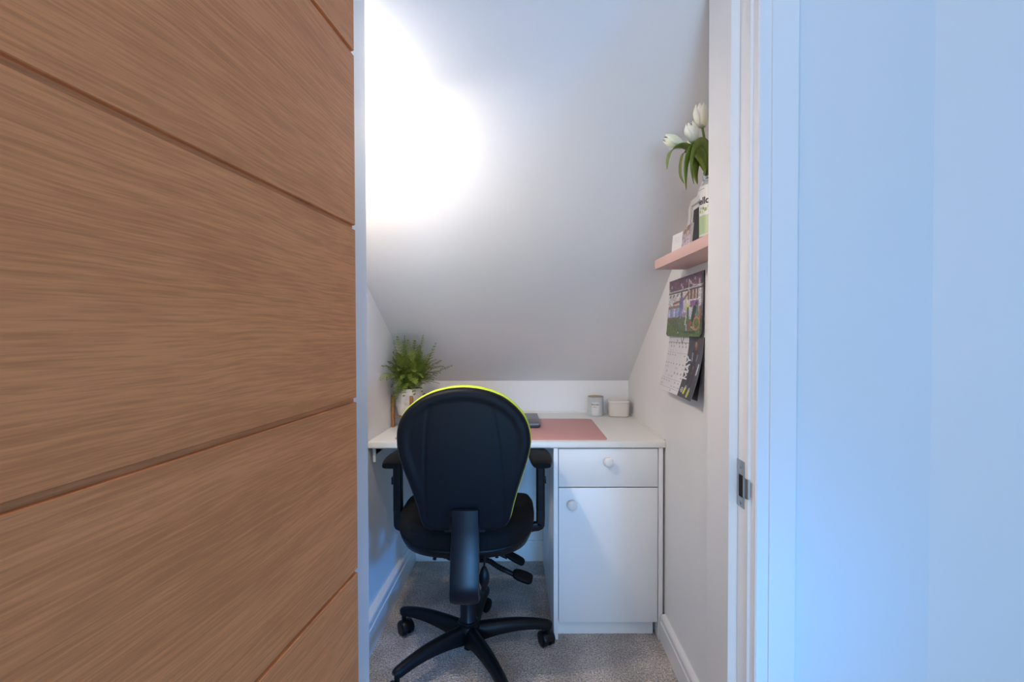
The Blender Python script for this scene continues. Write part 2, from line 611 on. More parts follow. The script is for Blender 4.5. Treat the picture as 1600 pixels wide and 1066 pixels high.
cpart('side_panel', box(nb(), 0.1525, 0.1690, CF, 2.385, 0.001, 0.7135, 0.0008), CABW)
cpart('side_panel', box(nb(), 0.5405, 0.5565, CF, 2.385, 0.001, 0.7135, 0.0008), CABW)
cpart('carcass', box(nb(), 0.1692, 0.5403, CF + 0.024, 2.384, 0.064, 0.7125), CABW)
cpart('plinth', box(nb(), 0.1692, 0.5300, CF + 0.035, CF + 0.052, 0.001, 0.0625), CABW)
dr = cpart('drawer_front', box(nb(), 0.1715, 0.5375, CF + 0.002, CF + 0.021, 0.5695, 0.7110, 0.0012), CABW)
dd = cpart('cabinet_door', box(nb(), 0.1715, 0.5375, CF + 0.002, CF + 0.021, 0.0640, 0.5655, 0.0012), CABW)


def knob(parent, x, z):
    bm = nb()
    prof = [(0.0095, 0.0), (0.009, -0.006), (0.0095, -0.010), (0.0165, -0.0135), (0.0185, -0.018), (0.0178, -0.0222), (0.0140, -0.0246), (0.008, -0.0256), (0.002, -0.0259)]
    rings = [[Vector((x + r * cos(2 * pi * k / 28), CF + 0.0025 + y, z + r * sin(2 * pi * k / 28))) for k in range(28)] for r, y in prof]
    loft(bm, rings)
    return cpart('knob', bm, KNOB, parent, 50)


knob(dr, 0.353, 0.665)
knob(dd, 0.219, 0.506)

# ------------------------------------------------------------------ things on the worktop


def rounded_rect(x0, x1, y0, y1, r, n=6):
    pts = []
    for cx, cy, a0 in ((x1 - r, y1 - r, 0), (x0 + r, y1 - r, 90), (x0 + r, y0 + r, 180), (x1 - r, y0 + r, 270)):
        for k in range(n + 1):
            a = radians(a0 + 90 * k / n)
            pts.append((cx + r * cos(a), cy + r * sin(a)))
    return pts


bm = prism(nb(), rounded_rect(-0.40, 0.40, -0.2175, 0.2175, 0.022), 0, 0.0022, 0.0006)
mat_o = link('desk_mat', bm, PINK, None, 30)
mat_o.location = (-0.040, 2.0135, DZ + 0.0002)
mat_o.rotation_euler = (0, 0, radians(-1.0))
tag(mat_o, 'large pink desk mat with rounded corners lying on the white worktop', 'desk mat')

lp = thing('laptop', 'closed dark grey laptop on the pink desk mat, half hidden by the chair', 'laptop', (-0.070, 2.138, DZ + 0.0026))
bm = prism(nb(), rounded_rect(-0.187, 0.187, -0.132, 0.132, 0.010), 0.0, 0.0105, 0.002)
link('base', bm, LAPD, lp)
bm = prism(nb(), rounded_rect(-0.188, 0.188, -0.133, 0.133, 0.010), 0.0115, 0.0185, 0.0012)
link('screen_lid', bm, LAPT, lp)
bm = nb()
for k in range(5):
    box(bm, 0.135 + k * 0.006, 0.139 + k * 0.006, -0.005, 0.001, 0.0185, 0.0187)
link('logo', bm, METAL, lp, 0)

# candle tin
ct = thing('candle_tin', 'round pale grey candle tin with a paper label', 'candle', (0.405, 2.338, DZ + 0.0003))
R, H = 0.0375, 0.090
bm = lathe(nb(), [(R - 0.002, 0), (R, 0.002), (R, 0.004), (R - 0.0006, 0.005), (R - 0.0006, H - 0.004), (R, H - 0.003), (R, H), (R - 0.0018, H), (R - 0.0022, H - 0.02), (R - 0.0025, 0.045)], 40)
link('tin', bm, TINM, ct, 50)
link('rim', lathe(nb(), [(R - 0.0004, H - 0.0006), (R + 0.0006, H), (R - 0.0004, H + 0.0012), (R - 0.0018, H + 0.0006)], 40), COPPER, ct, 60)
link('wax', lathe(nb(), [(R - 0.0024, 0.045), (R - 0.0026, H - 0.012)], 32), WAX, ct)


def wrap_label(parent, name, R, a0, a1, z0, z1, mat, n=14):
    bm = nb()
    rings = []
    for i in range(n + 1):
        a = a0 + (a1 - a0) * i / n
        rings.append([Vector((rr * cos(a), rr * sin(a), z)) for rr, z in ((R, z0), (R + 0.0004, z0), (R + 0.0004, z1), (R, z1))])
    loft(bm, rings)
    return link(name, bm, mat, parent)


fa = radians(-105)    # towards the camera
lb = wrap_label(ct, 'label', R, fa - 0.45, fa + 0.50, 0.012, 0.066, LABELW)


def text_on_cylinder(txt, size, R, ac, z, parent, mat, name='lettering', rot=0.0, weight=0.0):
    cu = bpy.data.curves.new(name, 'FONT')
    cu.body = txt
    cu.size = size
    cu.align_x = 'CENTER'
    cu.align_y = 'CENTER'
    cu.offset = weight
    tmp = bpy.data.objects.new('tmp_text', cu)
    COL.objects.link(tmp)
    dg = bpy.context.evaluated_depsgraph_get()
    me = bpy.data.meshes.new_from_object(tmp.evaluated_get(dg))
    bpy.data.objects.remove(tmp, do_unlink=True)
    bpy.data.curves.remove(cu)
    bm = nb()
    bm.from_mesh(me)
    bpy.data.meshes.remove(me)
    bmesh.ops.subdivide_edges(bm, edges=bm.edges, cuts=1)
    for v in bm.verts:
        a = ac + v.co.x / R
        zz = z + v.co.y
        v.co = Vector((R * cos(a), R * sin(a), zz))
    o = link(name, bm, mat, parent, 0)
    return o


text_on_cylinder('BOUGIE', 0.0098, R + 0.0007, fa, 0.055, lb, INK, weight=0.0002)
text_on_cylinder('parfum', 0.0068, R + 0.0007, fa, 0.044, lb, INK)
for k, wd in enumerate((16, 18, 15)):
    bm = nb()
    a_ = fa
    hw = wd * 0.0005 / R
    rings = [[Vector((rr * cos(a_ - hw + 2 * hw * i / 6), rr * sin(a_ - hw + 2 * hw * i / 6), z)) for rr, z in
              ((R + 0.0004, 0.020 + k * 0.005), (R + 0.0007, 0.020 + k * 0.005), (R + 0.0007, 0.0207 + k * 0.005), (R + 0.0004, 0.0207 + k * 0.005))] for i in range(7)]
    loft(bm, rings)
    link('print_line', bm, TINM, lb)

# rounded square ceramic box with a lid
cbx = thing('ceramic_box', 'cream rounded square ceramic pot with lid in the corner', 'pot', (0.509, 2.316, DZ + 0.0003), radians(-4))


def rr_ring(h, r, z, n=7):
    return [Vector((x, y, z)) for x, y in rounded_rect(-h, h, -h * 0.96, h * 0.96, r, n)]


bm = nb()
loft(bm, [rr_ring(0.040, 0.020, 0), rr_ring(0.0455, 0.024, 0.0025), rr_ring(0.0475, 0.025, 0.010), rr_ring(0.0490, 0.025, 0.066), rr_ring(0.0470, 0.024, 0.067), rr_ring(0.0465, 0.024, 0.060)])
link('body', bm, CERAM, cbx, 40)
bm = nb()
loft(bm, [rr_ring(0.0500, 0.026, 0.0665), rr_ring(0.0515, 0.027, 0.0675), rr_ring(0.0518, 0.027, 0.0735), rr_ring(0.0505, 0.026, 0.0755), rr_ring(0.0460, 0.024, 0.0758), rr_ring(0.0445, 0.023, 0.0738), rr_ring(0.03, 0.015, 0.0736)])
link('lid', bm, LID, cbx, 40)

# ------------------------------------------------------------------ potted fern on a wooden stand
PX, PY = -0.4435, 2.073
st = thing('plant_stand', 'small honey-coloured wooden plant stand on the worktop by the left wall', 'plant stand', (PX, PY, DZ + 0.0003))
a_left = math.atan2(-0.024, -0.0640)
for k in range(4):
    a = a_left + k * pi / 2
    x, y = 0.0665 * cos(a), 0.0665 * sin(a)
    bm = lathe(nb(), [(0.0062, 0), (0.0075, 0.002), (0.0078, 0.070), (0.0075, 0.134), (0.006, 0.137)], 16, x, y)
    link('leg', bm, BAMBOO, st, 50)
for k in range(2):
    a = a_left + k * pi / 2
    d = Vector((cos(a), sin(a), 0)) * 0.0600
    zc = 0.0415 + k * 0.0035
    bm = nb()
    sweep_rect(bm, [d + Vector((0, 0, zc)), d * -1 + Vector((0, 0, zc))], 0.013, 0.0075, 0.3)
    link('crossbar', bm, BAMBOO, st, 30)

pf = thing('potted_fern', 'bushy green fern in a white pot held by the wooden stand', 'plant', (PX, PY, DZ + 0.0492))
bm = lathe(nb(), [(0.040, 0), (0.045, 0.002), (0.0545, 0.040), (0.0565, 0.114), (0.0555, 0.1155), (0.0535, 0.1145), (0.0525, 0.096), (0.03, 0.096)], 40)
link('pot', bm, POT, pf, 50)
link('soil', lathe(nb(), [(0.0522, 0.090), (0.0522, 0.100), (0.03, 0.104), (0.005, 0.105)], 24), SOIL, pf)

rnd = random.Random(11)


def frond(root, tip, sag, width, light_leaf, nP=15, droop=0.0):
    """bipinnate frond: arched rachis with pinnae, every pinna carrying small leaflets"""
    root = Vector(root); tip = Vector(tip)
    bm = nb()
    mid = (root + tip) / 2 + Vector((0, 0, sag))
    path = []
    n = 24
    for i in range(n + 1):
        t = i / n
        path.append((1 - t) ** 2 * root + 2 * t * (1 - t) * mid + t * t * tip)
    tube(bm, path[::2], [0.0011 * (1 - 0.75 * i / (n / 2)) for i in range(n // 2 + 1)], 5)
    L = sum((path[i + 1] - path[i]).length for i in range(n))
    out = (tip - root); out.z = 0
    twist = rnd.uniform(-0.5, 0.5)
    for k in range(nP):
        t = 0.18 + 0.82 * k / (nP - 1)
        i = min(n - 1, int(t * n))
        p = path[i].lerp(path[i + 1], t * n - i) if i < n else path[-1]
        tg = (path[i + 1] - path[i]).normalized()
        up = Vector((0, 0, 1)) - tg * tg.z
        if up.length < 0.15:
            up = -Vector((out.x, out.y, 0)) + tg * 0.01
            up = up - tg * up.dot(tg)
        up.normalize()
        side = tg.cross(up).normalized()
        up = Matrix.Rotation(twist, 3, tg) @ up
        side = Matrix.Rotation(twist, 3, tg) @ side
        pl = width * (sin(pi * min(1, (t * 0.86 + 0.10))) ** 0.8) * rnd.uniform(0.85, 1.1)
        for sgn in (-1, 1):
            d = (side * sgn * 0.90 + tg * 0.48 + up * rnd.uniform(-0.25, 0.15)).normalized()
            cr = d.cross(up).normalized()
            nl = max(3, int(pl / 0.0034))
            for q in range(nl):
                s = (q + 0.5) / nl
                c = p + d * (pl * s) - up * (0.15 * pl * s * s)
                ll = (0.0054 * (1 - 0.62 * s) + 0.0010) * rnd.uniform(0.75, 1.15)
                lw = 0.0017
                for s2 in (-1, 1):
                    e = (cr * s2 + d * 0.6 + up * rnd.uniform(-0.5, 0.5)).normalized()
                    f = d * lw
                    v = [bm.verts.new(c - f * 0.5), bm.verts.new(c + e * ll * 0.55 - f * 0.75 + up * 0.0006), bm.verts.new(c + e * ll),
                         bm.verts.new(c + e * ll * 0.55 + f * 0.85 + up * 0.0006), bm.verts.new(c + f * 0.5)]
                    bm.faces.new(v)
            v = [bm.verts.new(p - tg * 0.0004), bm.verts.new(p + tg * 0.0004), bm.verts.new(p + d * pl - up * 0.15 * pl)]
            bm.faces.new(v)
    me = bpy.data.meshes.new('frond')
    bm.to_mesh(me); bm.free()
    me.materials.append(FERNL if light_leaf else FERN)
    o = bpy.data.objects.new('frond', me)
    COL.objects.link(o)
    o.parent = pf
    return o


# tips in the pot's own frame (z above the pot's foot)
tips = [  # x, y, z, sag
    (-0.062, -0.015, 0.315, 0.02), (-0.036, -0.05, 0.332, 0.02), (-0.010, -0.03, 0.336, 0.02), (0.010, -0.06, 0.318, 0.02), (0.066, -0.02, 0.338, 0.02), (0.055, -0.04, 0.295, 0.04),
    (0.120, -0.03, 0.305, -0.02), (0.100, -0.05, 0.262, 0.03), (0.185, -0.02, 0.210, 0.03), (0.140, -0.05, 0.190, 0.05), (0.110, 0.04, 0.235, 0.05),
    (-0.060, -0.10, 0.235, 0.05), (-0.078, -0.16, 0.220, 0.06), (-0.078, -0.19, 0.168, 0.09), (-0.060, -0.13, 0.165, 0.08), (-0.030, -0.12, 0.120, 0.10), (-0.035, -0.09, 0.080, 0.11), (-0.052, -0.05, 0.270, 0.03),
    (0.010, -0.11, 0.215, 0.07), (0.045, -0.11, 0.195, 0.08), (0.028, -0.10, 0.160, 0.09), (-0.005, -0.11, 0.165, 0.08), (0.075, -0.09, 0.170, 0.08), (0.095, -0.10, 0.225, 0.06),
    (0.020, 0.02, 0.290, 0.03), (-0.020, 0.0, 0.295, 0.03), (0.045, 0.05, 0.265, 0.04), (-0.030, -0.08, 0.265, 0.05), (0.030, -0.06, 0.275, 0.04), (0.0, -0.09, 0.255, 0.05),
    (-0.045, -0.07, 0.215, 0.07), (0.070, -0.04, 0.235, 0.05), (0.055, -0.07, 0.255, 0.05), (0.12, 0.0, 0.175, 0.07), (0.09, 0.0, 0.205, 0.07), (-0.055, -0.03, 0.240, 0.03),
    (-0.02, -0.10, 0.20, 0.07), (0.03, -0.09, 0.235, 0.06), (-0.01, -0.06, 0.31, 0.02), (0.03, -0.02, 0.315, 0.02)]
for k in range(44):
    az = rnd.uniform(-pi, 0.25) if k % 5 else rnd.uniform(0.2, 2.9)
    el = rnd.uniform(0.05, 1.35)
    rr = rnd.uniform(0.10, 0.17)
    tips.append((rr * cos(el) * cos(az) * 0.95 + 0.012, rr * cos(el) * sin(az), 0.115 + rr * sin(el) * 1.12, rnd.uniform(0.03, 0.07) * cos(el) + 0.01))
for k in range(7):   # a few that hang over the rim
    az = radians((-165, -140, -122, -108, -90, -65, -45)[k])
    tips.append((0.098 * cos(az), 0.098 * sin(az), (0.075, 0.060, 0.050, 0.085, 0.095, 0.10, 0.11)[k], 0.085))
for i, (x, y, z, sg) in enumerate(tips):
    # keep tips clear of the left wall and the sloping ceiling
    wx = PX + x
    wy = PY + y
    if wx < LWX(wy) + 0.012:
        x = LWX(wy) + 0.012 - PX
    a = math.atan2(y, x)
    L = (Vector((x, y, z)) - Vector((0, 0, 0.1))).length
    frond((0.022 * cos(a) * rnd.uniform(0.2, 1), 0.022 * sin(a), 0.102), (x, y, z), sg, 0.014 + 0.062 * L, i % 3 == 1, 15 if L > 0.13 else 11)

# ------------------------------------------------------------------ pink shelf and what stands on it
SZ = 1.370
sh = thing('wall_shelf', 'pale pink floating shelf fixed to the right wall above the calendar', 'shelf', (0.51, 1.33, 1.341))
bm = nb()
prism(bm, [(0.457, 1.12), (RWX(1.12) - 0.0008, 1.12), (RWX(1.552) - 0.0008, 1.552), (0.457, 1.552)], 1.341, SZ, 0.0008)
loc_child(link('board', bm, PSHELF, sh), sh)

# picture frame leaning on the wall
fr = thing('picture_frame', 'white photo frame with dark picture leaning on the wall on the pink shelf', 'picture frame', (0.538, 1.4185, SZ + 0.0004))
fr.rotation_euler = (0, radians(4), radians(-1.5))
FW, FH, FB = 0.077, 0.170, 0.019
bm = nb()
box(bm, -0.006, 0.006, -FW, -FW + FB, 0, FH, 0.0008)
box(bm, -0.006, 0.006, FW - FB, FW, 0, FH, 0.0008)
box(bm, -0.006, 0.006, -FW + FB, FW - FB, 0, FB, 0.0008)
box(bm, -0.006, 0.006, -FW + FB, FW - FB, FH - FB, FH, 0.0008)
link('frame', bm, FRAMEW, fr)
link('mount', box(nb(), 0.001, 0.004, -FW + FB - 0.001, FW - FB + 0.001, FB - 0.001, FH - FB + 0.001), MATB, fr)
link('picture', box(nb(), 0.0002, 0.0012, -FW + FB + 0.011, FW - FB - 0.010, FB + 0.012, FH - FB - 0.013), PICT, fr)

# printed sheets: a fine grid coloured by a painter function


def h2(i, j, s=0):
    v = sin(i * 127.1 + j * 311.7 + s * 74.7) * 43758.5453
    return v - math.floor(v)


def seg_d(u, v, a, b):
    ax, ay = a; bx, by = b
    dx, dy = bx - ax, by - ay
    t = max(0, min(1, ((u - ax) * dx + (v - ay) * dy) / (dx * dx + dy * dy + 1e-9)))
    return math.hypot(u - ax - t * dx, v - ay - t * dy)


def sheet(name, parent, pos, painter, nu, nv, thick, back=(0.7, 0.69, 0.68), back_dir=Vector((1, 0, 0))):
    """pos(u, v) -> point; painter(u, v) -> linear colour"""
    bm = nb()
    V = [[bm.verts.new(pos(i / nu, j / nv)) for j in range(nv + 1)] for i in range(nu + 1)]
    Bk = [[bm.verts.new(pos(i / nu, j / nv) + back_dir * thick) for j in (0, nv)] for i in (0, nu)]
    lay = bm.loops.layers.color.new('print')
    for i in range(nu):
        for j in range(nv):
            f = bm.faces.new((V[i][j], V[i + 1][j], V[i + 1][j + 1], V[i][j + 1]))
            c = painter((i + 0.5) / nu, (j + 0.5) / nv)
            for l in f.loops:
                l[lay] = (*[max(0, min(1, q)) ** (1 / 2.2) for q in c], 1)
    # rim walls and back
    bnd = [V[i][0] for i in range(nu + 1)] + [V[nu][j] for j in range(1, nv + 1)] + [V[i][nv] for i in range(nu - 1, -1, -1)] + [V[0][j] for j in range(nv - 1, 0, -1)]
    for row in Bk:
        for v_ in row:
            bm.verts.remove(v_)
    bk = [bm.verts.new(v_.co + back_dir * thick) for v_ in bnd]
    for k in range(len(bnd)):
        k2 = (k + 1) % len(bnd)
        f = bm.faces.new((bnd[k], bk[k], bk[k2], bnd[k2]))
        for l in f.loops:
            l[lay] = (*[q ** (1 / 2.2) for q in back], 1)
    me = bpy.data.meshes.new(name)
    bm.to_mesh(me); bm.free()
    me.materials.append(PRINT)
    o = bpy.data.objects.new(name, me)
    COL.objects.link(o)
    if parent: o.parent = parent
    for p in me.polygons: p.use_smooth = True
    me.set_sharp_from_angle(angle=radians(40))
    return o


def paint_people(u, v):
    n = h2(int(u * 14), int(v * 16), 3)
    c = (0.50, 0.42, 0.42) if n > 0.5 else (0.36, 0.27, 0.30)
    for cx, cy, r in ((0.3, 0.78, 0.17), (0.68, 0.84, 0.20)):
        if math.hypot((u - cx), (v - cy) * 1.2) < r:
            c = (0.24, 0.13, 0.07)
    for cx, cy, r in ((0.32, 0.62, 0.10), (0.66, 0.66, 0.11)):
        if math.hypot((u - cx), (v - cy)) < r:
            c = (0.62, 0.42, 0.35)
    if v < 0.45:
        c = (0.60, 0.50, 0.55) if n > 0.35 else (0.20, 0.14, 0.18)
    return c


# small photo print and white card near the shelf's front edge
pp = thing('photo_print', 'small colour photo of people standing at the front edge of the pink shelf', 'photo', (0.474, 1.326, SZ + 0.0004))
pp.rotation_euler = (0, radians(5), radians(-6))
sheet('print', pp, lambda u, v: Vector((-0.0015, 0.040 - 0.094 * u, 0.002 + 0.056 * v)), paint_people, 26, 20, 0.0028)
link('backing', box(nb(), 0.0014, 0.004, -0.054, 0.040, 0, 0.058, 0.0003), FRAMEW, pp)
cd = thing('white_card', 'small plain white card standing at the far end of the pink shelf', 'card', (0.477, 1.404, SZ + 0.0004))
cd.rotation_euler = (0, radians(5), radians(6))
bm = nb()
box(bm, -0.001, 0.0012, -0.034, 0.034, 0, 0.056, 0.0003)
link('sheet', bm, PAPER, cd)
bm = nb()
for k in range(3):
    box(bm, -0.00125, -0.001, -0.018 + k * 0.003, 0.020, 0.030 + k * 0.006, 0.0312 + k * 0.006)
link('print_line', bm, TINM, cd)

# glass jar vase with printed label
VX, VY = 0.5075, 1.205
vs = thing('jar_vase', 'clear glass jar vase with a Hello label holding white tulips', 'vase', (VX, VY, SZ + 0.0004))
bm = lathe(nb(), [(0.034, 0), (0.0385, 0.003), (0.0395, 0.010), (0.0395, 0.124), (0.037, 0.133), (0.031, 0.141), (0.0295, 0.147), (0.0318, 0.149), (0.0318, 0.152), (0.0300, 0.154),
                  (0.0318, 0.156), (0.0318, 0.159), (0.0298, 0.162), (0.0312, 0.167), (0.0300, 0.169), (0.0282, 0.167), (0.0270, 0.146), (0.0345, 0.131), (0.0372, 0.120), (0.0372, 0.010), (0.030, 0.006)], 40)
link('jar', bm, GLASS, vs, 60)
RL = 0.0398


def paint_label(u, v):
    base = (0.76, 0.74, 0.72)
    if v < 0.42:
        base = (0.42, 0.55, 0.28)
        if v < 0.05: base = (0.7, 0.7, 0.66)
    # painted flowers across the join
    for cx, cy, r, c in ((0.16, 0.50, 0.035, (0.16, 0.28, 0.06)), (0.20, 0.56, 0.03, (0.25, 0.38, 0.10)), (0.24, 0.48, 0.04, (0.62, 0.62, 0.30)), (0.27, 0.55, 0.03, (0.15, 0.27, 0.08)),
                         (0.33, 0.52, 0.04, (0.20, 0.33, 0.09)), (0.38, 0.57, 0.03, (0.55, 0.60, 0.30)), (0.42, 0.50, 0.04, (0.14, 0.25, 0.06)), (0.50, 0.54, 0.04, (0.3, 0.42, 0.14)), (0.58, 0.50, 0.04, (0.62, 0.6, 0.3)),
                         (0.66, 0.54, 0.04, (0.18, 0.3, 0.08)), (0.76, 0.5, 0.04, (0.25, 0.38, 0.1))):
        if math.hypot((u - cx) * 1.1, v - cy) < r:
            base = c
    if 0.02 < u < 0.3 and abs(v - (0.93 + 0.0 * u)) < 0.006:
        base = (0.35, 0.34, 0.36)
    return base


LA0, LA1 = radians(150), radians(330)
lab = sheet('label', vs, lambda u, v: Vector((RL * cos(LA0 + (LA1 - LA0) * u), RL * sin(LA0 + (LA1 - LA0) * u), 0.006 + 0.124 * v)), paint_label, 90, 70, 0.0003, back_dir=Vector((0, 0, 0)))
text_on_cylinder('Hello', 0.0235, RL + 0.0006, radians(191), 0.092, lab, INK, weight=0.0006)

# tulips


def tulip_head(parent, base, axis, L, R, mat=PETAL, openness=0.0, seed=0):
    rr = random.Random(seed)
    axis = Vector(axis).normalized()
    q = Vector((0, 0, 1)).rotation_difference(axis)
    base = Vector(base)
    bm = nb()
    for ring_i in range(2):
        for k in range(3):
            a0 = 2 * pi * (k / 3 + ring_i / 6) + rr.uniform(-0.15, 0.15)
            nu, nv = 8, 12
            rad = R * (0.93 if ring_i == 0 else 1.0)
            grid = []
            for j in range(nv + 1):
                t = j / nv
                r = rad * (0.22 + 0.78 * sin(pi * min(1, t * 0.60 + 0.08)) ** 0.9) * (1 - 0.62 * max(0, t - 0.5) ** 1.6 * 2.2 * (1 - openness)) if t > 0 else rad * 0.2
                wv = sin(pi * min(1, 0.12 + t * 0.88)) ** 0.62
                row = []
                for i in range(nu + 1):
                    s = i / nu * 2 - 1
                    a = a0 + s * 0.98 * wv
                    z = L * (t - 0.04 * s * s * t)
                    rr_ = r * (1 - 0.05 * s * s)
                    row.append(base + q @ Vector((rr_ * cos(a), rr_ * sin(a), z)))
                grid.append(row)
            vg = [[bm.verts.new(p) for p in row] for row in grid]
            for j in range(nv):
                for i in range(nu):
                    bm.faces.new((vg[j][i], vg[j][i + 1], vg[j + 1][i + 1], vg[j + 1][i]))
    o = link('flower_head', bm, mat, parent, 70)
    md = o.modifiers.new('thickness', 'SOLIDIFY')
    md.thickness = 0.0008
    return o


def blade(parent, pts, width, name='leaf', fold=0.25):
    """long pointed leaf along a path, folded along its middle"""
    P = smooth_path(pts, 6)
    n = len(P)
    bm = nb()
    fr_ = frames(P)
    rows = []
    for i, (p, t, s, u) in enumerate(fr_):
        q = i / (n - 1)
        w_ = width * (sin(pi * min(1, 0.10 + 0.90 * q)) ** 0.75) * (1 if q < 0.97 else 0.3)
        rows.append([bm.verts.new(p + s * (w_ * k / 2) + u * (abs(k) / 2 * w_ * fold)) for k in (-2, -1, 0, 1, 2)])
    for i in range(n - 1):
        for k in range(4):
            bm.faces.new((rows[i][k], rows[i][k + 1], rows[i + 1][k + 1], rows[i + 1][k]))
    o = link(name, bm, TLEAF, parent, 80)
    md = o.modifiers.new('thickness', 'SOLIDIFY')
    md.thickness = 0.0008
    return o


VB = Vector((VX, VY, SZ))


def tulip(label, base_head, axis, L, R, leaves, seed):
    t_ = thing('tulip', label, 'tulip', (VX, VY, SZ + 0.03), 0, 'white tulips in the glass jar')
    off = Vector(t_.location)
    bh = Vector(base_head)
    ax = Vector(axis).normalized()
    rim = VB + Vector((random.Random(seed).uniform(-0.012, 0.002), random.Random(seed + 1).uniform(-0.01, 0.01), 0.165))
    pts = smooth_path([VB + Vector((0.004 * (seed % 3 - 1), 0.006, 0.016)) - off, rim - off, (rim * 0.45 + bh * 0.55 - ax * 0.01) - off + Vector((0, 0, 0.006)), bh + ax * 0.002 - off], 6)
    bm = tube(nb(), pts, 0.0030, 8)
    link('stem', bm, TSTEM, t_, 60)
    tulip_head(t_, bh - off, ax, L, R, seed=seed)
    for lp_ in leaves:
        blade(t_, [Vector(p) - off for p in lp_[0]], lp_[1])
    return t_


def WP(px, py, y):
    return Vector(((px - 800) * y / 755.6, y, 1.14 - (py - 520) * y / 755.6))


tulip('tallest upright white tulip at the right of the jar vase', WP(1096, 203, 1.20), (-0.12, -0.05, 1), 0.060, 0.0195,
      [([WP(1104, 276, 1.20), WP(1105, 240, 1.19), WP(1096, 226, 1.18), WP(1085, 236, 1.17), WP(1080, 262, 1.165), WP(1083, 290, 1.165)], 0.013)], 1)
tulip('white tulip at the middle of the bunch, just left of the tallest', WP(1083, 226, 1.195), (-0.30, -0.15, 1), 0.050, 0.0175,
      [([WP(1102, 268, 1.20), WP(1098, 244, 1.19), WP(1084, 232, 1.18), WP(1074, 250, 1.17), WP(1071, 275, 1.165), WP(1071, 299, 1.16)], 0.0115)], 2)
tulip('white tulip leaning out to the left of the jar vase', WP(1066, 231, 1.20), (-1.0, -0.10, 0.40), 0.053, 0.0165,
      [([WP(1102, 272, 1.20), WP(1088, 245, 1.19), WP(1068, 232, 1.18), WP(1051, 236, 1.175), WP(1044, 250, 1.17), WP(1041, 267, 1.17)], 0.0140),
       ([WP(1102, 274, 1.22), WP(1086, 250, 1.22), WP(1070, 240, 1.22), WP(1064, 255, 1.22), WP(1063, 275, 1.22), WP(1068, 289, 1.22)], 0.0120)], 3)
tulip('half hidden white tulip low behind the others, near the jar', WP(1090, 238, 1.235), (-0.35, 0.3, 1), 0.045, 0.0165,
      [([WP(1103, 276, 1.22), WP(1100, 250, 1.22), WP(1092, 238, 1.22), WP(1087, 258, 1.215), WP(1086, 275, 1.215), WP(1089, 290, 1.21)], 0.011)], 4)

# ------------------------------------------------------------------ calendar on the right wall
cal = thing('wall_calendar', 'open wall calendar turned to May, football photo above the dates', 'calendar', (RWX(1.555), 1.555, 1.127))
calo = Vector(cal.location)
YF, YN = 1.718, 1.392      # far and near edge


def top_pos(u, v):
    y = YF + (YN - YF) * u
    out = 0.004 + 0.012 * (1 - v) ** 1.4 * (1 - 0.45 * u)
    # rounded lower corners
    z = 1.127 + 0.192 * v
    if v < 0.08:
        e = min(u, 1 - u)
        if e < 0.05:
            z += 0.010 * (1 - e / 0.05) ** 2 * (1 - v / 0.08)
    return Vector((RWX(y) - out, y, z)) - calo


def low_pos(u, v):
    y = YF + (YN - YF) * u
    out = 0.004 + 0.038 * (1 - v) ** 1.7 + 0.002 * sin(u * 6)
    z = 1.127 - 0.187 * (1 - v) + 0.006 * (1 - v) * (1 - u)
    return Vector((RWX(y) - out, y, z)) - calo


def back_pos(u, v):
    y = YF + (YN - YF) * u
    out = 0.0022 + 0.020 * (1 - v) ** 1.6
    z = 1.126 - 0.185 * (1 - v)
    return Vector((RWX(y) - out, y, z)) - calo


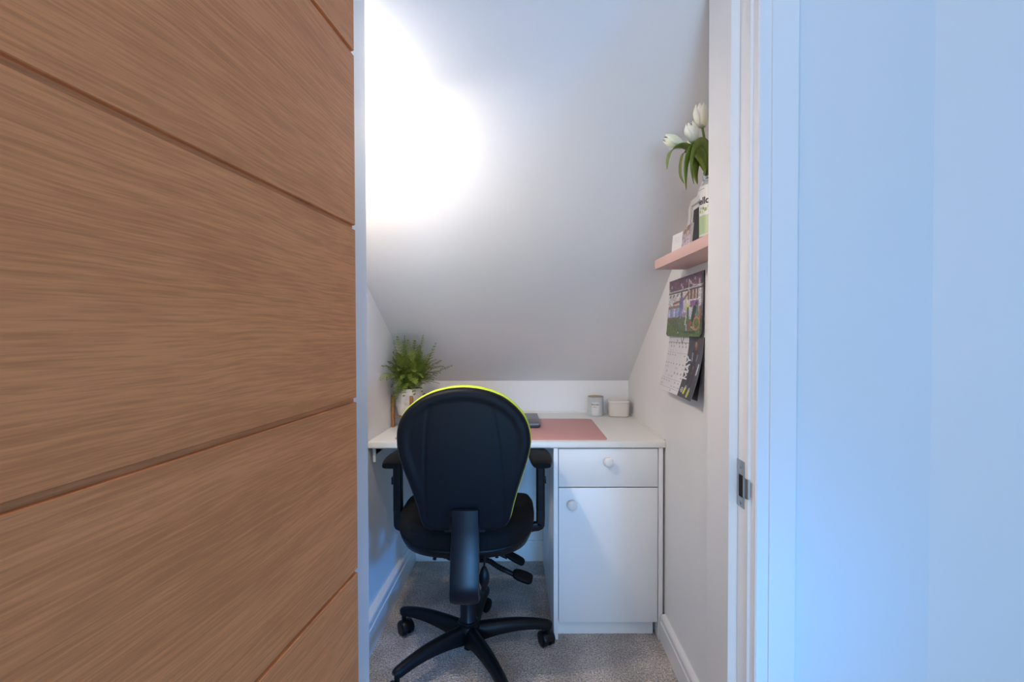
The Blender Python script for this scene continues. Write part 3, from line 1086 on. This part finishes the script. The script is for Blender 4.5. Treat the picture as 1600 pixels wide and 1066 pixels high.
def paint_photo(u, v):
    n = h2(int(u * 70), int(v * 44))
    n2 = h2(int(u * 26), int(v * 20), 5)
    if v > 0.80:
        c = (0.10 + 0.13 * n, 0.05 + 0.06 * n, 0.08 + 0.09 * n)
        if n2 > 0.86: c = (0.45, 0.35, 0.42)
    elif v > 0.77:
        c = (0.50, 0.48, 0.50)
    elif v > 0.755:
        c = (0.10, 0.09, 0.10)
    elif v > 0.33:
        c = (0.62, 0.60, 0.62)
        if v < 0.52: c = (0.42 + 0.2 * n2, 0.42 + 0.15 * n2, 0.48 + 0.2 * n2)
        if v < 0.40: c = (0.22 + 0.3 * n, 0.20 + 0.2 * n, 0.26 + 0.3 * n)
    else:
        k = 0.75 + 0.5 * n2 * (0.6 + 0.4 * n)
        c = (0.105 * k, 0.165 * k, 0.045 * k)
    for cu in (0.06, 0.17, 0.29):
        if math.hypot((u - cu - (v - .71) * 0.5) * 1.6, v - 0.71) < 0.028: c = (0.03, 0.03, 0.03)
    if 0.60 < u < 0.88 and 0.60 < v < 0.745 and (u * 22) % 2 > 0.5:
        c = (0.22, 0.11, 0.06)
    if 0.66 < u < 0.90 and 0.47 < v < 0.57: c = (0.16 + 0.2 * n, 0.07 + .1 * n, 0.22 + .2 * n)
    if 0.55 < u < 0.67 and 0.44 < v < 0.60: c = (0.66, 0.62, 0.22) if v < 0.53 else (0.70, 0.68, 0.60)
    for a, b, r in (((0.62, 0.93), (0.62, 0.72), 0.007), ((0.62, 0.93), (0.74, 0.82), 0.006), ((0.74, 0.82), (1.0, 0.80), 0.006), ((0.60, 0.44), (0.56, 0.20), 0.012)):
        if seg_d(u, v, a, b) < r: c = (0.68, 0.66, 0.68)
    # row of team mates
    for k in range(7):
        cu = 0.05 + 0.055 * k
        if abs(u - cu) < 0.024:
            col = ((0.55, 0.58, 0.70), (0.30, 0.22, 0.45), (0.20, 0.42, 0.62))[k % 3]
            if 0.34 < v < 0.49: c = col
            if 0.49 < v < 0.54: c = (0.28, 0.15, 0.10)
            if 0.24 < v < 0.34 and abs(u - cu) < 0.012: c = (0.16, 0.10, 0.09)
    for k in range(5):
        cu = 0.62 + 0.08 * k
        if abs(u - cu) < 0.03 and 0.28 < v < 0.47:
            c = ((0.04, 0.16, 0.09), (0.55, 0.55, 0.58), (0.05, 0.05, 0.06), (0.10, 0.22, 0.14), (0.30, 0.18, 0.08))[k]
    # central player, arms spread
    if math.hypot((u - 0.415) * 1.3, v - 0.715) < 0.042: c = (0.15, 0.07, 0.04)
    if seg_d(u, v, (0.42, 0.62), (0.42, 0.46)) < 0.055: c = (0.17, 0.15, 0.36)
    if seg_d(u, v, (0.37, 0.60), (0.17, 0.575)) < 0.020: c = (0.30, 0.13, 0.08)
    if seg_d(u, v, (0.48, 0.62), (0.63, 0.725)) < 0.020: c = (0.26, 0.11, 0.07)
    if seg_d(u, v, (0.41, 0.44), (0.40, 0.35)) < 0.050: c = (0.25, 0.22, 0.45)
    for a, b in (((0.38, 0.34), (0.37, 0.16)), ((0.45, 0.34), (0.46, 0.13))):
        if seg_d(u, v, a, b) < 0.017: c = (0.12, 0.13, 0.14)
    # kneeling player and dark figure on the right
    if seg_d(u, v, (0.80, 0.45), (0.76, 0.28)) < 0.045: c = (0.02, 0.04, 0.03)
    if math.hypot((u - 0.84) * 1.3, v - 0.52) < 0.035: c = (0.10, 0.05, 0.03)
    if seg_d(u, v, (0.70, 0.23), (0.66, 0.12)) < 0.025: c = (0.36, 0.05, 0.10)
    if seg_d(u, v, (0.60, 0.18), (0.60, 0.11)) < 0.018: c = (0.45, 0.42, 0.65)
    if seg_d(u, v, (0.74, 0.15), (0.84, 0.11)) < 0.016: c = (0.55, 0.35, 0.28)
    if 0.08 < math.hypot((u - 0.86) * 1.3, v - 0.21) < 0.11: c = (0.50, 0.20, 0.08)
    if 0.55 < u < 0.85 and 0.055 < v < 0.085: c = (0.03, 0.06, 0.02)
    if math.hypot((u - 0.37) * 1.3, v - 0.065) < 0.016: c = (0.75, 0.75, 0.7)
    k = 0.62 + 0.75 * h2(int(u * 130), int(v * 80), 11) * (0.5 + h2(int(u * 40), int(v * 26), 12))
    c = tuple(q * k for q in c)
    if u > 0.955: c = tuple(q * 0.35 for q in c)
    return c


UB = 0.62


def paint_dates(u, v):
    if u < UB:
        c = (0.72, 0.70, 0.70)
        if v > 0.90 and math.hypot((u - 0.30) * 1.4, v - 0.925) < 0.016: c = (0.12, 0.16, 0.12)
        if seg_d(u, v, (0.44, 0.875), (0.48, 0.975)) < 0.008 or seg_d(u, v, (0.44, 0.875), (0.41, 0.96)) < 0.008: c = (0.12, 0.08, 0.08)
        if abs(v - 0.885) < 0.006: c = (0.30, 0.22, 0.24)
        if 0.855 < v < 0.878 and (u * 7 / UB) % 1 < 0.22: c = (0.20, 0.12, 0.15)
        if v < 0.85 and v > 0.06:
            r = (v - 0.06) / 0.79 * 5
            q = u / UB * 7
            if r % 1 < 0.035: c = (0.55, 0.53, 0.55)
            if q % 1 < 0.05: c = (0.60, 0.58, 0.60)
            if 0.68 < r % 1 < 0.86 and 0.12 < q % 1 < 0.42 and h2(int(r), int(q), 8) > 0.25: c = (0.34, 0.30, 0.36)
            if 0.25 < r % 1 < 0.40 and 0.15 < q % 1 < 0.85 and h2(int(u * 70), int(r), 9) > 0.5 and h2(int(r), int(q), 2) > 0.45: c = (0.45, 0.42, 0.50)
        if math.hypot((u - 0.40) * 1.4, v - 0.035) < 0.012: c = (0.05, 0.05, 0.05)
        return c
    n = h2(int(u * 90), int(v * 60), 4)
    c = (0.045 + 0.012 * n, 0.042 + 0.012 * n, 0.052 + 0.015 * n)
    if (u * 40) % 1 < 0.12 and v > 0.55: c = (0.075, 0.07, 0.08)
    # player standing with arms folded
    if math.hypot((u - 0.815) * 1.3, v - 0.86) < 0.040: c = (0.36, 0.17, 0.10)
    if math.hypot((u - 0.815) * 1.3, v - 0.892) < 0.026: c = (0.50, 0.28, 0.09)
    if seg_d(u, v, (0.81, 0.76), (0.80, 0.56)) < 0.062: c = (0.035, 0.022, 0.028)
    if seg_d(u, v, (0.75, 0.72), (0.76, 0.60)) < 0.014 or seg_d(u, v, (0.88, 0.70), (0.87, 0.62)) < 0.010: c = (0.32, 0.30, 0.36)
    if math.hypot((u - 0.82) * 1.3, v - 0.80) < 0.022: c = (0.30, 0.05, 0.05)
    for cu, cv in ((0.84, 0.495), (0.79, 0.405)):
        if math.hypot((u - cu) * 1.2, v - cv) < 0.034: c = (0.62, 0.13, 0.08)
    for a, b in (((0.79, 0.50), (0.77, 0.20)), ((0.86, 0.50), (0.86, 0.18))):
        if seg_d(u, v, a, b) < 0.030: c = (0.02, 0.018, 0.022)
    for a, b in (((0.765, 0.165), (0.745, 0.075)), ((0.865, 0.145), (0.85, 0.045))):
        if seg_d(u, v, a, b) < 0.022: c = (0.60, 0.62, 0.06)
        if math.hypot((u - a[0]) * 1.2, v - a[1] - 0.02) < 0.02: c = (0.35, 0.40, 0.62)
    if seg_d(u, v, (0.955, 0.56), (0.935, 0.40)) < 0.014: c = (0.66, 0.66, 0.72)
    # month name, reading upwards along the join
    lw = 0.016
    x0, x1 = 0.632, 0.715
    strokes = []
    b0 = 0.30    # M
    strokes += [((x1, b0), (x0, b0)), ((x0, b0), (x1 - 0.02, b0 + 0.055)), ((x1 - 0.02, b0 + 0.055), (x0, b0 + 0.11)), ((x0, b0 + 0.11), (x1, b0 + 0.11))]
    b1 = 0.435    # A
    strokes += [((x1, b1), (x0, b1 + 0.05)), ((x0, b1 + 0.05), (x1, b1 + 0.10)), ((0.688, b1 + 0.02), (0.688, b1 + 0.08))]
    b2 = 0.56    # Y
    strokes += [((x0, b2), (0.675, b2 + 0.05)), ((x0, b2 + 0.10), (0.675, b2 + 0.05)), ((0.675, b2 + 0.05), (x1, b2 + 0.05))]
    for a, b in strokes:
        if seg_d(u, v, a, b) < lw * 0.8: c = (0.74, 0.74, 0.76)
    d = math.hypot((u - 0.685) * 1.35, v - 0.115)
    if d < 0.042: c = (0.60, 0.60, 0.62)
    if d < 0.026 and abs(v - 0.115) > 0.007: c = (0.15, 0.15, 0.17)
    return c


sheet('photo_page', cal, top_pos, paint_photo, 130, 80, 0.0022, (0.03, 0.03, 0.035))
sheet('date_page', cal, low_pos, paint_dates, 150, 84, 0.0006, (0.5, 0.5, 0.5))
sheet('under_pages', cal, back_pos, lambda u, v: (0.02, 0.02, 0.022) if u > UB else (0.6, 0.59, 0.6), 20, 14, 0.0010, (0.02, 0.02, 0.022))

# ------------------------------------------------------------------ office chair
CX, CYY = -0.156, 1.690
ch = thing('office_chair', 'black swivel office chair with lime green backrest edge, pushed up to the worktop', 'chair', (CX, CYY, 0))
# local frame: x right, y away from the camera (chair faces the desk), z up


def cp(name, bm, mat, parent=None, smooth=40):
    return link(name, bm, mat, parent or ch, smooth)


# five-spoke base and castors
for k in range(5):
    a = radians(90 - 9.1 + 72 * k)
    d = Vector((cos(a), sin(a), 0))
    up = Vector((0, 0, 1))
    bm = nb()
    rs = [0.012, 0.045, 0.10, 0.17, 0.235, 0.285, 0.300]
    zc = [0.088, 0.092, 0.098, 0.1005, 0.0955, 0.0860, 0.0815]
    ws = [0.046, 0.050, 0.046, 0.041, 0.036, 0.033, 0.022]
    hs = [0.058, 0.054, 0.044, 0.036, 0.030, 0.027, 0.018]
    P = smooth_path([d * r + up * z for r, z in zip(rs, zc)], 4)
    def interp(arr, i, n=len(rs)):
        t = i / 4
        j = min(n - 2, int(t)); f = t - j
        return arr[j] * (1 - f) + arr[j + 1] * f
    WS = [interp(ws, i) for i in range(len(P))]
    HS = [interp(hs, i) for i in range(len(P))]
    rings = []
    for i, (p, t_, s_, u_) in enumerate(frames(P)):
        w_, h_ = WS[i] / 2, HS[i] / 2
        ring = []
        for (sx, sz) in ((1.0, -1), (1.02, -0.3), (0.86, 0.35), (0.60, 0.80), (0.28, 0.98), (0, 1.03), (-0.28, 0.98), (-0.60, 0.80), (-0.86, 0.35), (-1.02, -0.3), (-1.0, -1), (-0.8, -1.0), (-0.74, -0.45), (0.74, -0.45), (0.8, -1.0)):
            ring.append(p + s_ * (w_ * sx) + u_ * (h_ * sz))
        rings.append(ring)
    loft(bm, rings)
    leg = cp('base_leg', bm, PLASTIC, None, 35)
    # castor: two wheels, hood, stem
    bm = nb()
    c = d * 0.288
    ca = a + radians((62, 70, -75, 40, 20)[k])
    ax = Vector((cos(ca), sin(ca), 0))     # wheel axis
    fw = Vector((-sin(ca), cos(ca), 0))
    wc = c + fw * 0.012 + up * 0.0262
    for sgn in (-1, 1):
        rings = []
        for off, r in ((0.0055, 0.021), (0.0065, 0.0255), (0.010, 0.0262), (0.021, 0.0258), (0.0235, 0.0225), (0.0238, 0.010)):
            rings.append([wc + ax * (sgn * off) + fw * (r * cos(2 * pi * q / 28)) + up * (r * sin(2 * pi * q / 28)) for q in range(28)])
        loft(bm, rings)
    # hood over both wheels
    rings = []
    for off, r in ((-0.0225, 0.0262), (-0.0195, 0.0288), (0, 0.0295), (0.0195, 0.0288), (0.0225, 0.0262)):
        ring = [wc + ax * off + fw * (r * cos(radians(q))) + up * (r * sin(radians(q))) for q in range(5, 176, 10)]
        ring += [wc + ax * off + fw * ((r - 0.003) * cos(radians(q))) + up * ((r - 0.003) * sin(radians(q))) for q in range(175, 4, -10)]
        rings.append(ring)
    loft(bm, rings)
    tube(bm, [c + up * 0.036, c + up * 0.074], 0.0085, 12)
    tube(bm, [wc - ax * 0.007, wc + ax * 0.007], 0.010, 12)
    cp('castor', bm, GPLASTIC, leg, 40)

cp('base_hub', lathe(nb(), [(0.020, 0.050), (0.030, 0.052), (0.035, 0.060), (0.040, 0.085), (0.041, 0.112), (0.037, 0.119), (0.033, 0.121)], 32), PLASTIC)
col = cp('gas_column', lathe(nb(), [(0.014, 0.045), (0.014, 0.119), (0.0300, 0.120), (0.0305, 0.124), (0.0285, 0.127), (0.0280, 0.262), (0.020, 0.264), (0.020, 0.40)], 32), GPLASTIC)
cp('collar', lathe(nb(), [(0.0283, 0.121), (0.0345, 0.1215), (0.0345, 0.126), (0.0310, 0.1300), (0.0283, 0.1305)], 32), GPLASTIC, col)
cp('piston_foot', lathe(nb(), [(0.012, 0.024), (0.016, 0.027), (0.016, 0.050), (0.013, 0.052)], 20), GPLASTIC, col)

# mechanism box
bm = nb()
box(bm, -0.075, 0.075, -0.10, 0.13, 0.388, 0.425, 0.006)
box(bm, -0.045, 0.045, -0.125, 0.10, 0.362, 0.400, 0.006)
tube(bm, [(-0.115, 0.02, 0.400), (0.115, 0.02, 0.400)], 0.009, 12)
cp('tilt_mechanism', bm, PLASTIC)

# seat pan and cushion
NS = 56


def seat_outline(t, w_=0.236, d0=-0.205, d1=0.225):
    """super-ellipse, a touch wider towards the front"""
    c, s = cos(t), sin(t)
    e = 2 / 3.0
    x = (abs(c) ** e) * (1 if c > 0 else -1)
    y = (abs(s) ** e) * (1 if s > 0 else -1)
    ym = (d0 + d1) / 2
    yy = ym + y * (d1 - d0) / 2
    k = 1.0 - 0.05 * (1 - (y + 1) / 2)
    return x * w_ * k, yy


def seat_ring(scale, z, dish=0.0):
    ring = []
    for k in range(NS):
        x, y = seat_outline(2 * pi * k / NS)
        x *= scale; y = (y - 0.01) * scale + 0.01
        side = (abs(x) / 0.236) ** 2
        rear = max(0, -y / 0.2) ** 2
        ring.append(Vector((x, y, z + dish * (0.034 * side + 0.010 * rear) - 0.012 * dish * max(0, (y - 0.12) / 0.1) ** 2)))
    return ring


bm = nb()
loft(bm, [seat_ring(0.55, 0.420), seat_ring(0.80, 0.421), seat_ring(0.93, 0.430, 0.4), seat_ring(0.985, 0.446, 0.7), seat_ring(0.975, 0.452, 0.7)])
cp('seat_pan', bm, PLASTIC, None, 60)
bm = nb()
loft(bm, [seat_ring(0.97, 0.450, 0.7), seat_ring(1.0, 0.456, 0.75), seat_ring(1.012, 0.472, 0.9), seat_ring(1.0, 0.489, 1), seat_ring(0.965, 0.502, 1.05), seat_ring(0.90, 0.508, 1.05), seat_ring(0.75, 0.507, 1.0), seat_ring(0.5, 0.504, 1), seat_ring(0.2, 0.502, 1)])
cp('seat_cushion', bm, BLACKFAB, None, 70)

# ---- backrest shell: outline traced in (x, z), metres, for the plane y = YB
YB = 1.425 - CYY         # local depth of the shell's rear face
OUT_R = [(530, 62), (580, 65), (625, 71), (700, 90), (780, 125), (850, 180), (900, 240), (930, 305), (943, 375), (940, 440), (920, 525), (895, 605), (865, 700), (840, 790), (822, 870), (808, 918), (782, 950), (735, 967), (690, 974), (635, 979)]
OUT_L = [(425, 979), (360, 974), (310, 970), (275, 955), (255, 920), (245, 870), (232, 815), (210, 740), (180, 650), (147, 560), (121, 465), (113, 385), (119, 310), (145, 240), (190, 185), (262, 130), (340, 93), (430, 70), (480, 64)]


def shell_xy(p, yd=1.425):
    px = 590 + p[0] / 3.948
    py = 590 + p[1] / 3.948
    # metric outline of the shell at its own distance
    return ((px - 800) * yd / 755.6 - CX, 1.14 - (py - 520) * yd / 755.6)


outline = OUT_R + [(635, 905), (632, 838), (430, 838), (425, 905)] + OUT_L
# smooth the long run, keep the slot corners
run = [Vector((*shell_xy(p), 0)) for p in (OUT_L + OUT_R)]
run = smooth_path(run, 4)
slot = [Vector((*shell_xy(p), 0)) for p in ((635, 905), (633, 842), (629, 838), (530, 838), (431, 838), (427, 842), (425, 905))]


def resample(pts, n, closed=False):
    if closed: pts = pts + [pts[0]]
    d = [0]
    for i in range(len(pts) - 1): d.append(d[-1] + (pts[i + 1] - pts[i]).length)
    out = []
    j = 0
    for k in range(n):
        s = d[-1] * k / (n if closed else n - 1)
        while j < len(d) - 2 and d[j + 1] < s: j += 1
        f = (s - d[j]) / max(1e-9, d[j + 1] - d[j])
        out.append(pts[j].lerp(pts[j + 1], f))
    return out


runp = resample(run, 170)
slotp = []
for i in range(len(slot) - 1):
    a, b = slot[i], slot[i + 1]
    m_ = max(1, int((b - a).length / 0.003))
    for q in range(m_): slotp.append(a.lerp(b, q / m_))
slotp.append(slot[-1])
loop = runp + slotp
xc, zc_ = shell_xy((528, 470))
ctr = Vector((xc, zc_, 0))
cre_L = [Vector((*shell_xy(p), 0)) for p in ((318, 175), (300, 300), (290, 480), (286, 700), (290, 890))]
cre_R = [Vector((*shell_xy(p), 0)) for p in ((702, 175), (722, 270), (742, 380), (760, 540), (768, 700), (766, 880))]
cre = [smooth_path(cre_L, 6), smooth_path(cre_R, 6)]
ztop = shell_xy((530, 62))[1]
zbot = shell_xy((530, 980))[1]


def pl_dist(p, pl):
    return min(seg_d(p.x, p.y, (pl[i].x, pl[i].y), (pl[i + 1].x, pl[i + 1].y)) for i in range(len(pl) - 1))


lean = 0.10     # the top leans back towards the camera


def shell_depth(p, edge):
    """edge: distance to the outline. Returns local y (smaller = nearer the camera)"""
    zf = (p.y - zbot) / (ztop - zbot)
    y = YB - lean * 0.30 * (zf - 0.45)
    # lumbar curve
    y += -0.016 * sin(pi * min(1, max(0, zf)))
    # wrap-around of the sides, rim and inner hollow
    y += 0.20 * (p.x - ctr.x) ** 2
    if edge < 0.013:
        q = 1 - edge / 0.013
        y += 0.017 * (1 - sqrt(max(0, 1 - q * q)))
    inn = max(0, min(1, (edge - 0.020) / 0.022))
    inn = inn * inn * (3 - 2 * inn)
    y += 0.0035 * inn * min(1, max(0, (zf - 0.15) / 0.35))
    dc = min(pl_dist(p, cre[0]), pl_dist(p, cre[1]))
    if dc < 0.006:
        y += 0.0016 * (1 - dc / 0.006) ** 1.0
    inside = p.x > ctr.x - 0.086 and p.x < ctr.x + 0.084
    return y


NR = 60
bm = nb()
rings = []
loop2 = [(p.x, p.y) for p in loop]
scal = [1 - (i / NR) ** 1.0 * 0.995 for i in range(NR + 1)]
# extra density near the edge
scal = [1.0, 0.996, 0.99, 0.982, 0.972, 0.96, 0.947, 0.933, 0.92, 0.905, 0.89, 0.875, 0.86] + [0.84 * (1 - k / 44) + 0.004 for k in range(44)]
for s_ in scal:
    ring = []
    for p in loop:
        q = ctr + (p - ctr) * s_
        rad = (p - ctr).length
        edge = (1 - s_) * rad * 0.97
        ring.append(Vector((q.x, shell_depth(q, edge), q.y)))
    rings.append(ring)
# front rim wall first (towards the cushion)
front = [Vector((p.x, v.y + 0.016, p.y)) for p, v in zip(loop, rings[0])]
front2 = [Vector(((p.x - ctr.x) * 0.97 + ctr.x, v.y + 0.018, (p.y - ctr.y) * 0.97 + ctr.y)) for p, v in zip(loop, rings[0])]
loft(bm, [front2, front] + rings)
shell = cp('backrest_shell', bm, SHELLP, None, 60)

# lime upholstered cushion in front of the shell (further from the camera)
bm = nb()
full = resample([Vector((*shell_xy(p), 0)) for p in (OUT_R + [(530, 985)] + OUT_L)], 60, True)
full = resample(smooth_path(full + [full[0]], 3), 170, True)
rings = []
for s_, dy in ((0.93, 0.014), (0.995, 0.0165), (1.014, 0.022), (1.020, 0.040), (1.012, 0.060), (0.96, 0.062), (0.88, 0.067), (0.6, 0.064), (0.3, 0.060), (0.02, 0.060)):
    ring = []
    for p in full:
        q = ctr + (p - ctr) * s_
        zf = (q.y - zbot) / (ztop - zbot)
        y = YB - lean * 0.30 * (zf - 0.45) - 0.016 * sin(pi * min(1, max(0, zf))) + 0.20 * (q.x - ctr.x) ** 2
        ring.append(Vector((q.x, y + dy + 0.006, q.y)))
    rings.append(ring)
loft(bm, rings)
cp('backrest_cushion', bm, LIME, None, 70)

bm = nb()
box(bm, ctr.x - 0.060, ctr.x + 0.062, YB + 0.014, YB + 0.020, zbot + 0.002, zbot + 0.105, 0.001)
cp('slot_shade_panel', bm, DARK)  # added dark panel behind the slot, recess shade put into its colour
# broad J-shaped bar that carries the backrest
bx = (725.0 - 800) * 1.395 / 755.6 - CX
bar_pts = [(bx, -0.278, 0.620), (bx, -0.281, 0.585), (bx, -0.286, 0.540), (bx, -0.296, 0.490), (bx, -0.311, 0.440), (bx, -0.320, 0.402), (bx, -0.314, 0.376), (bx, -0.292, 0.363), (bx, -0.25, 0.360), (bx * 0.6, -0.18, 0.362), (0, -0.10, 0.378)]
P = smooth_path(bar_pts, 5)
nP = len(P)
rings = []
for i, p in enumerate(P):
    a = P[max(0, i - 1)]; b = P[min(nP - 1, i + 1)]
    t_ = (b - a).normalized()
    s_ = Vector((1, 0, 0))
    u_ = s_.cross(t_).normalized()
    q = i / (nP - 1)
    w_ = 0.0405 + 0.0025 * min(1, q * 2) - 0.012 * max(0, (q - 0.75) / 0.25)
    h_ = 0.010
    crown = 0.0035
    ring = []
    for (sx, sy) in ((-1, 0.35), (-0.94, 0.9), (-0.6, 1.0 + 0.25), (0, 1.35), (0.6, 1.25), (0.94, 0.9), (1, 0.35), (1, -0.6), (0.92, -0.95), (0, -1), (-0.92, -0.95), (-1, -0.6)):
        ring.append(p + s_ * (w_ * sx) + u_ * (h_ * -sy))
    rings.append(ring)
bm = nb()
loft(bm, rings)
cp('back_bar', bm, GPLASTIC, None, 30)

# armrests
for sgn in (-1, 1):
    ax_ = 0.2550 if sgn > 0 else -0.2450
    # post sleeve with bracket
    bm = nb()
    sweep_rect(bm, [(ax_ - sgn * 0.0, 0.0, 0.690), (ax_, 0.0, 0.520)], 0.030, 0.036, 0.45, up_fixed=Vector((0, 1, 0)))
    arm = cp('armrest', bm, PLASTIC, None, 40)
    bm = nb()
    pth = smooth_path([(ax_, 0.0, 0.590), (ax_, 0.0, 0.480), (ax_ - sgn * 0.006, 0.0, 0.462), (ax_ - sgn * 0.035, 0.0, 0.4560), (ax_ - sgn * 0.10, 0.0, 0.4300), (ax_ - sgn * 0.16, 0.0, 0.416)], 5)
    sweep_rect(bm, pth, 0.030, 0.024, 0.4, up_fixed=Vector((0, 1, 0)))
    cp('support_tube', bm, GPLASTIC, arm, 40)
    bm = nb()
    box(bm, ax_ + sgn * 0.014, ax_ + sgn * 0.020, -0.010, 0.010, 0.612, 0.634, 0.0015)
    cp('height_button', bm, GPLASTIC, arm)
    # pad: kidney shaped cushion, outer side curved
    bm = nb()
    n = 15
    rings = []
    for i in range(n):
        q = i / (n - 1)
        y = -0.105 + 0.245 * q
        wd = 0.040 * (sin(pi * (0.14 + 0.80 * q)) ** 0.42)
        xc2 = ax_ + sgn * 0.004 * sin(pi * q) - sgn * 0.010 * q
        ring = []
        for kk in range(16):
            an = 2 * pi * kk / 16
            cxx, szz = cos(an), sin(an)
            ring.append(Vector((xc2 + wd * (abs(cxx) ** 0.6) * (1 if cxx > 0 else -1), y, 0.701 + (0.0125 if szz > 0 else 0.0105) * (abs(szz) ** 0.7) * (1 if szz > 0 else -1) * (0.8 if i in (0, n - 1) else 1))))
        rings.append(ring)
    loft(bm, rings)
    cp('arm_pad', bm, PADM, arm, 60)

# levers on the right
def paddle(parent, c, d, L, w_, t_):
    """flat rounded lever handle centred at c along direction d"""
    c = Vector(c); d = Vector(d).normalized()
    pts = [c + d * (L * (q - 0.5)) for q in [0, 0.04, 0.12, 0.3, 0.6, 0.85, 0.95, 1.0]]
    ws = [w_ * k for k in (0.45, 0.62, 0.80, 0.95, 1.0, 0.95, 0.78, 0.45)]
    bm = nb()
    sweep_rect(bm, pts, ws, [t_ * k for k in (0.6, 0.85, 1, 1, 1, 0.95, 0.8, 0.5)], 0.8, 4, up_fixed=Vector((0.25, -0.62, 0.75)))
    return cp('paddle', bm, PADM, parent, 60)


def LP(px, py, y):
    v = WP(px, py, y)
    return v - Vector((CX, CYY, 0))


# upper lever
bm = nb()
a = LP(768, 868, 1.70); b = LP(786, 872, 1.70)
sweep_rect(bm, smooth_path([LP(752, 858, 1.70), LP(770, 863, 1.70), LP(783, 870, 1.70), LP(792, 874, 1.70)], 4), 0.011, 0.012, 0.6)
lv = cp('tilt_lever', bm, PLASTIC)
paddle(lv, LP(803.5, 874.5, 1.70), LP(820, 884, 1.70) - LP(786, 865, 1.70), 0.078, 0.030, 0.016)
# lower lever with ribbed sleeve
pth = smooth_path([LP(745, 878, 1.69), LP(762, 879, 1.69), LP(778, 889, 1.69), LP(796, 898, 1.69), LP(806, 903, 1.69)], 10)
rad = [0.0082 + (0.0016 if (i % 2 == 0 and 6 < i < 26) else 0) for i in range(len(pth))]
lv2 = cp('height_lever', tube(nb(), pth, rad, 12), PLASTIC, None, 30)
paddle(lv2, LP(816, 904, 1.69), LP(832, 910, 1.69) - LP(800, 898, 1.69), 0.073, 0.041, 0.020)
# stub below the seat, right and left
bm = nb()
tube(bm, [LP(775, 862, 1.72), LP(775.5, 874, 1.72)], 0.0062, 10)
cp('release_stub', bm, PLASTIC)
bm = nb()
sweep_rect(bm, [LP(681, 862, 1.72), LP(679, 870, 1.72), LP(677, 877, 1.72)], 0.013, 0.010, 0.6, up_fixed=Vector((0, 1, 0)))
cp('release_stub', bm, PLASTIC)
bm = nb()
sweep_rect(bm, smooth_path([LP(686, 864, 1.70), LP(694, 869, 1.69), LP(702, 874, 1.67), LP(712, 877, 1.66)], 4), 0.020, 0.016, 0.6)
cp('tension_handle', bm, PLASTIC, None, 50)
bm = nb()
bmesh.ops.create_uvsphere(bm, u_segments=16, v_segments=10, radius=0.0095)
bmesh.ops.transform(bm, matrix=Matrix.Translation(LP(639.5, 850, 1.66)) @ Matrix.Scale(1.25, 4, (1, 0, 0)), verts=bm.verts)
tube(bm, [LP(641, 850, 1.66), LP(652, 848, 1.66), LP(668, 850, 1.68)], 0.004, 8)
cp('side_knob', bm, PLASTIC, None, 60)
# lumbar pump bulb on its tube
bulb_c = LP(755.5, 906, 1.50)
bm = nb()
pr = [(0.003, 0.036), (0.006, 0.034), (0.0115, 0.024), (0.0158, 0.010), (0.0168, -0.002), (0.0150, -0.014), (0.0110, -0.024), (0.0085, -0.030), (0.0092, -0.036), (0.0070, -0.041)]
lathe(bm, [(r, bulb_c.z + z) for r, z in pr], 24, bulb_c.x, bulb_c.y)
bulb = cp('pump_bulb', bm, PLASTIC, None, 60)
pth = smooth_path([bulb_c + Vector((0, 0, 0.034)), bulb_c + Vector((0.001, 0, 0.065)), bulb_c + Vector((0.0005, 0.005, 0.11)), bulb_c + Vector((-0.001, 0.03, 0.150))], 5)
cp('air_tube', tube(nb(), pth, 0.0028, 8), PLASTIC, bulb)
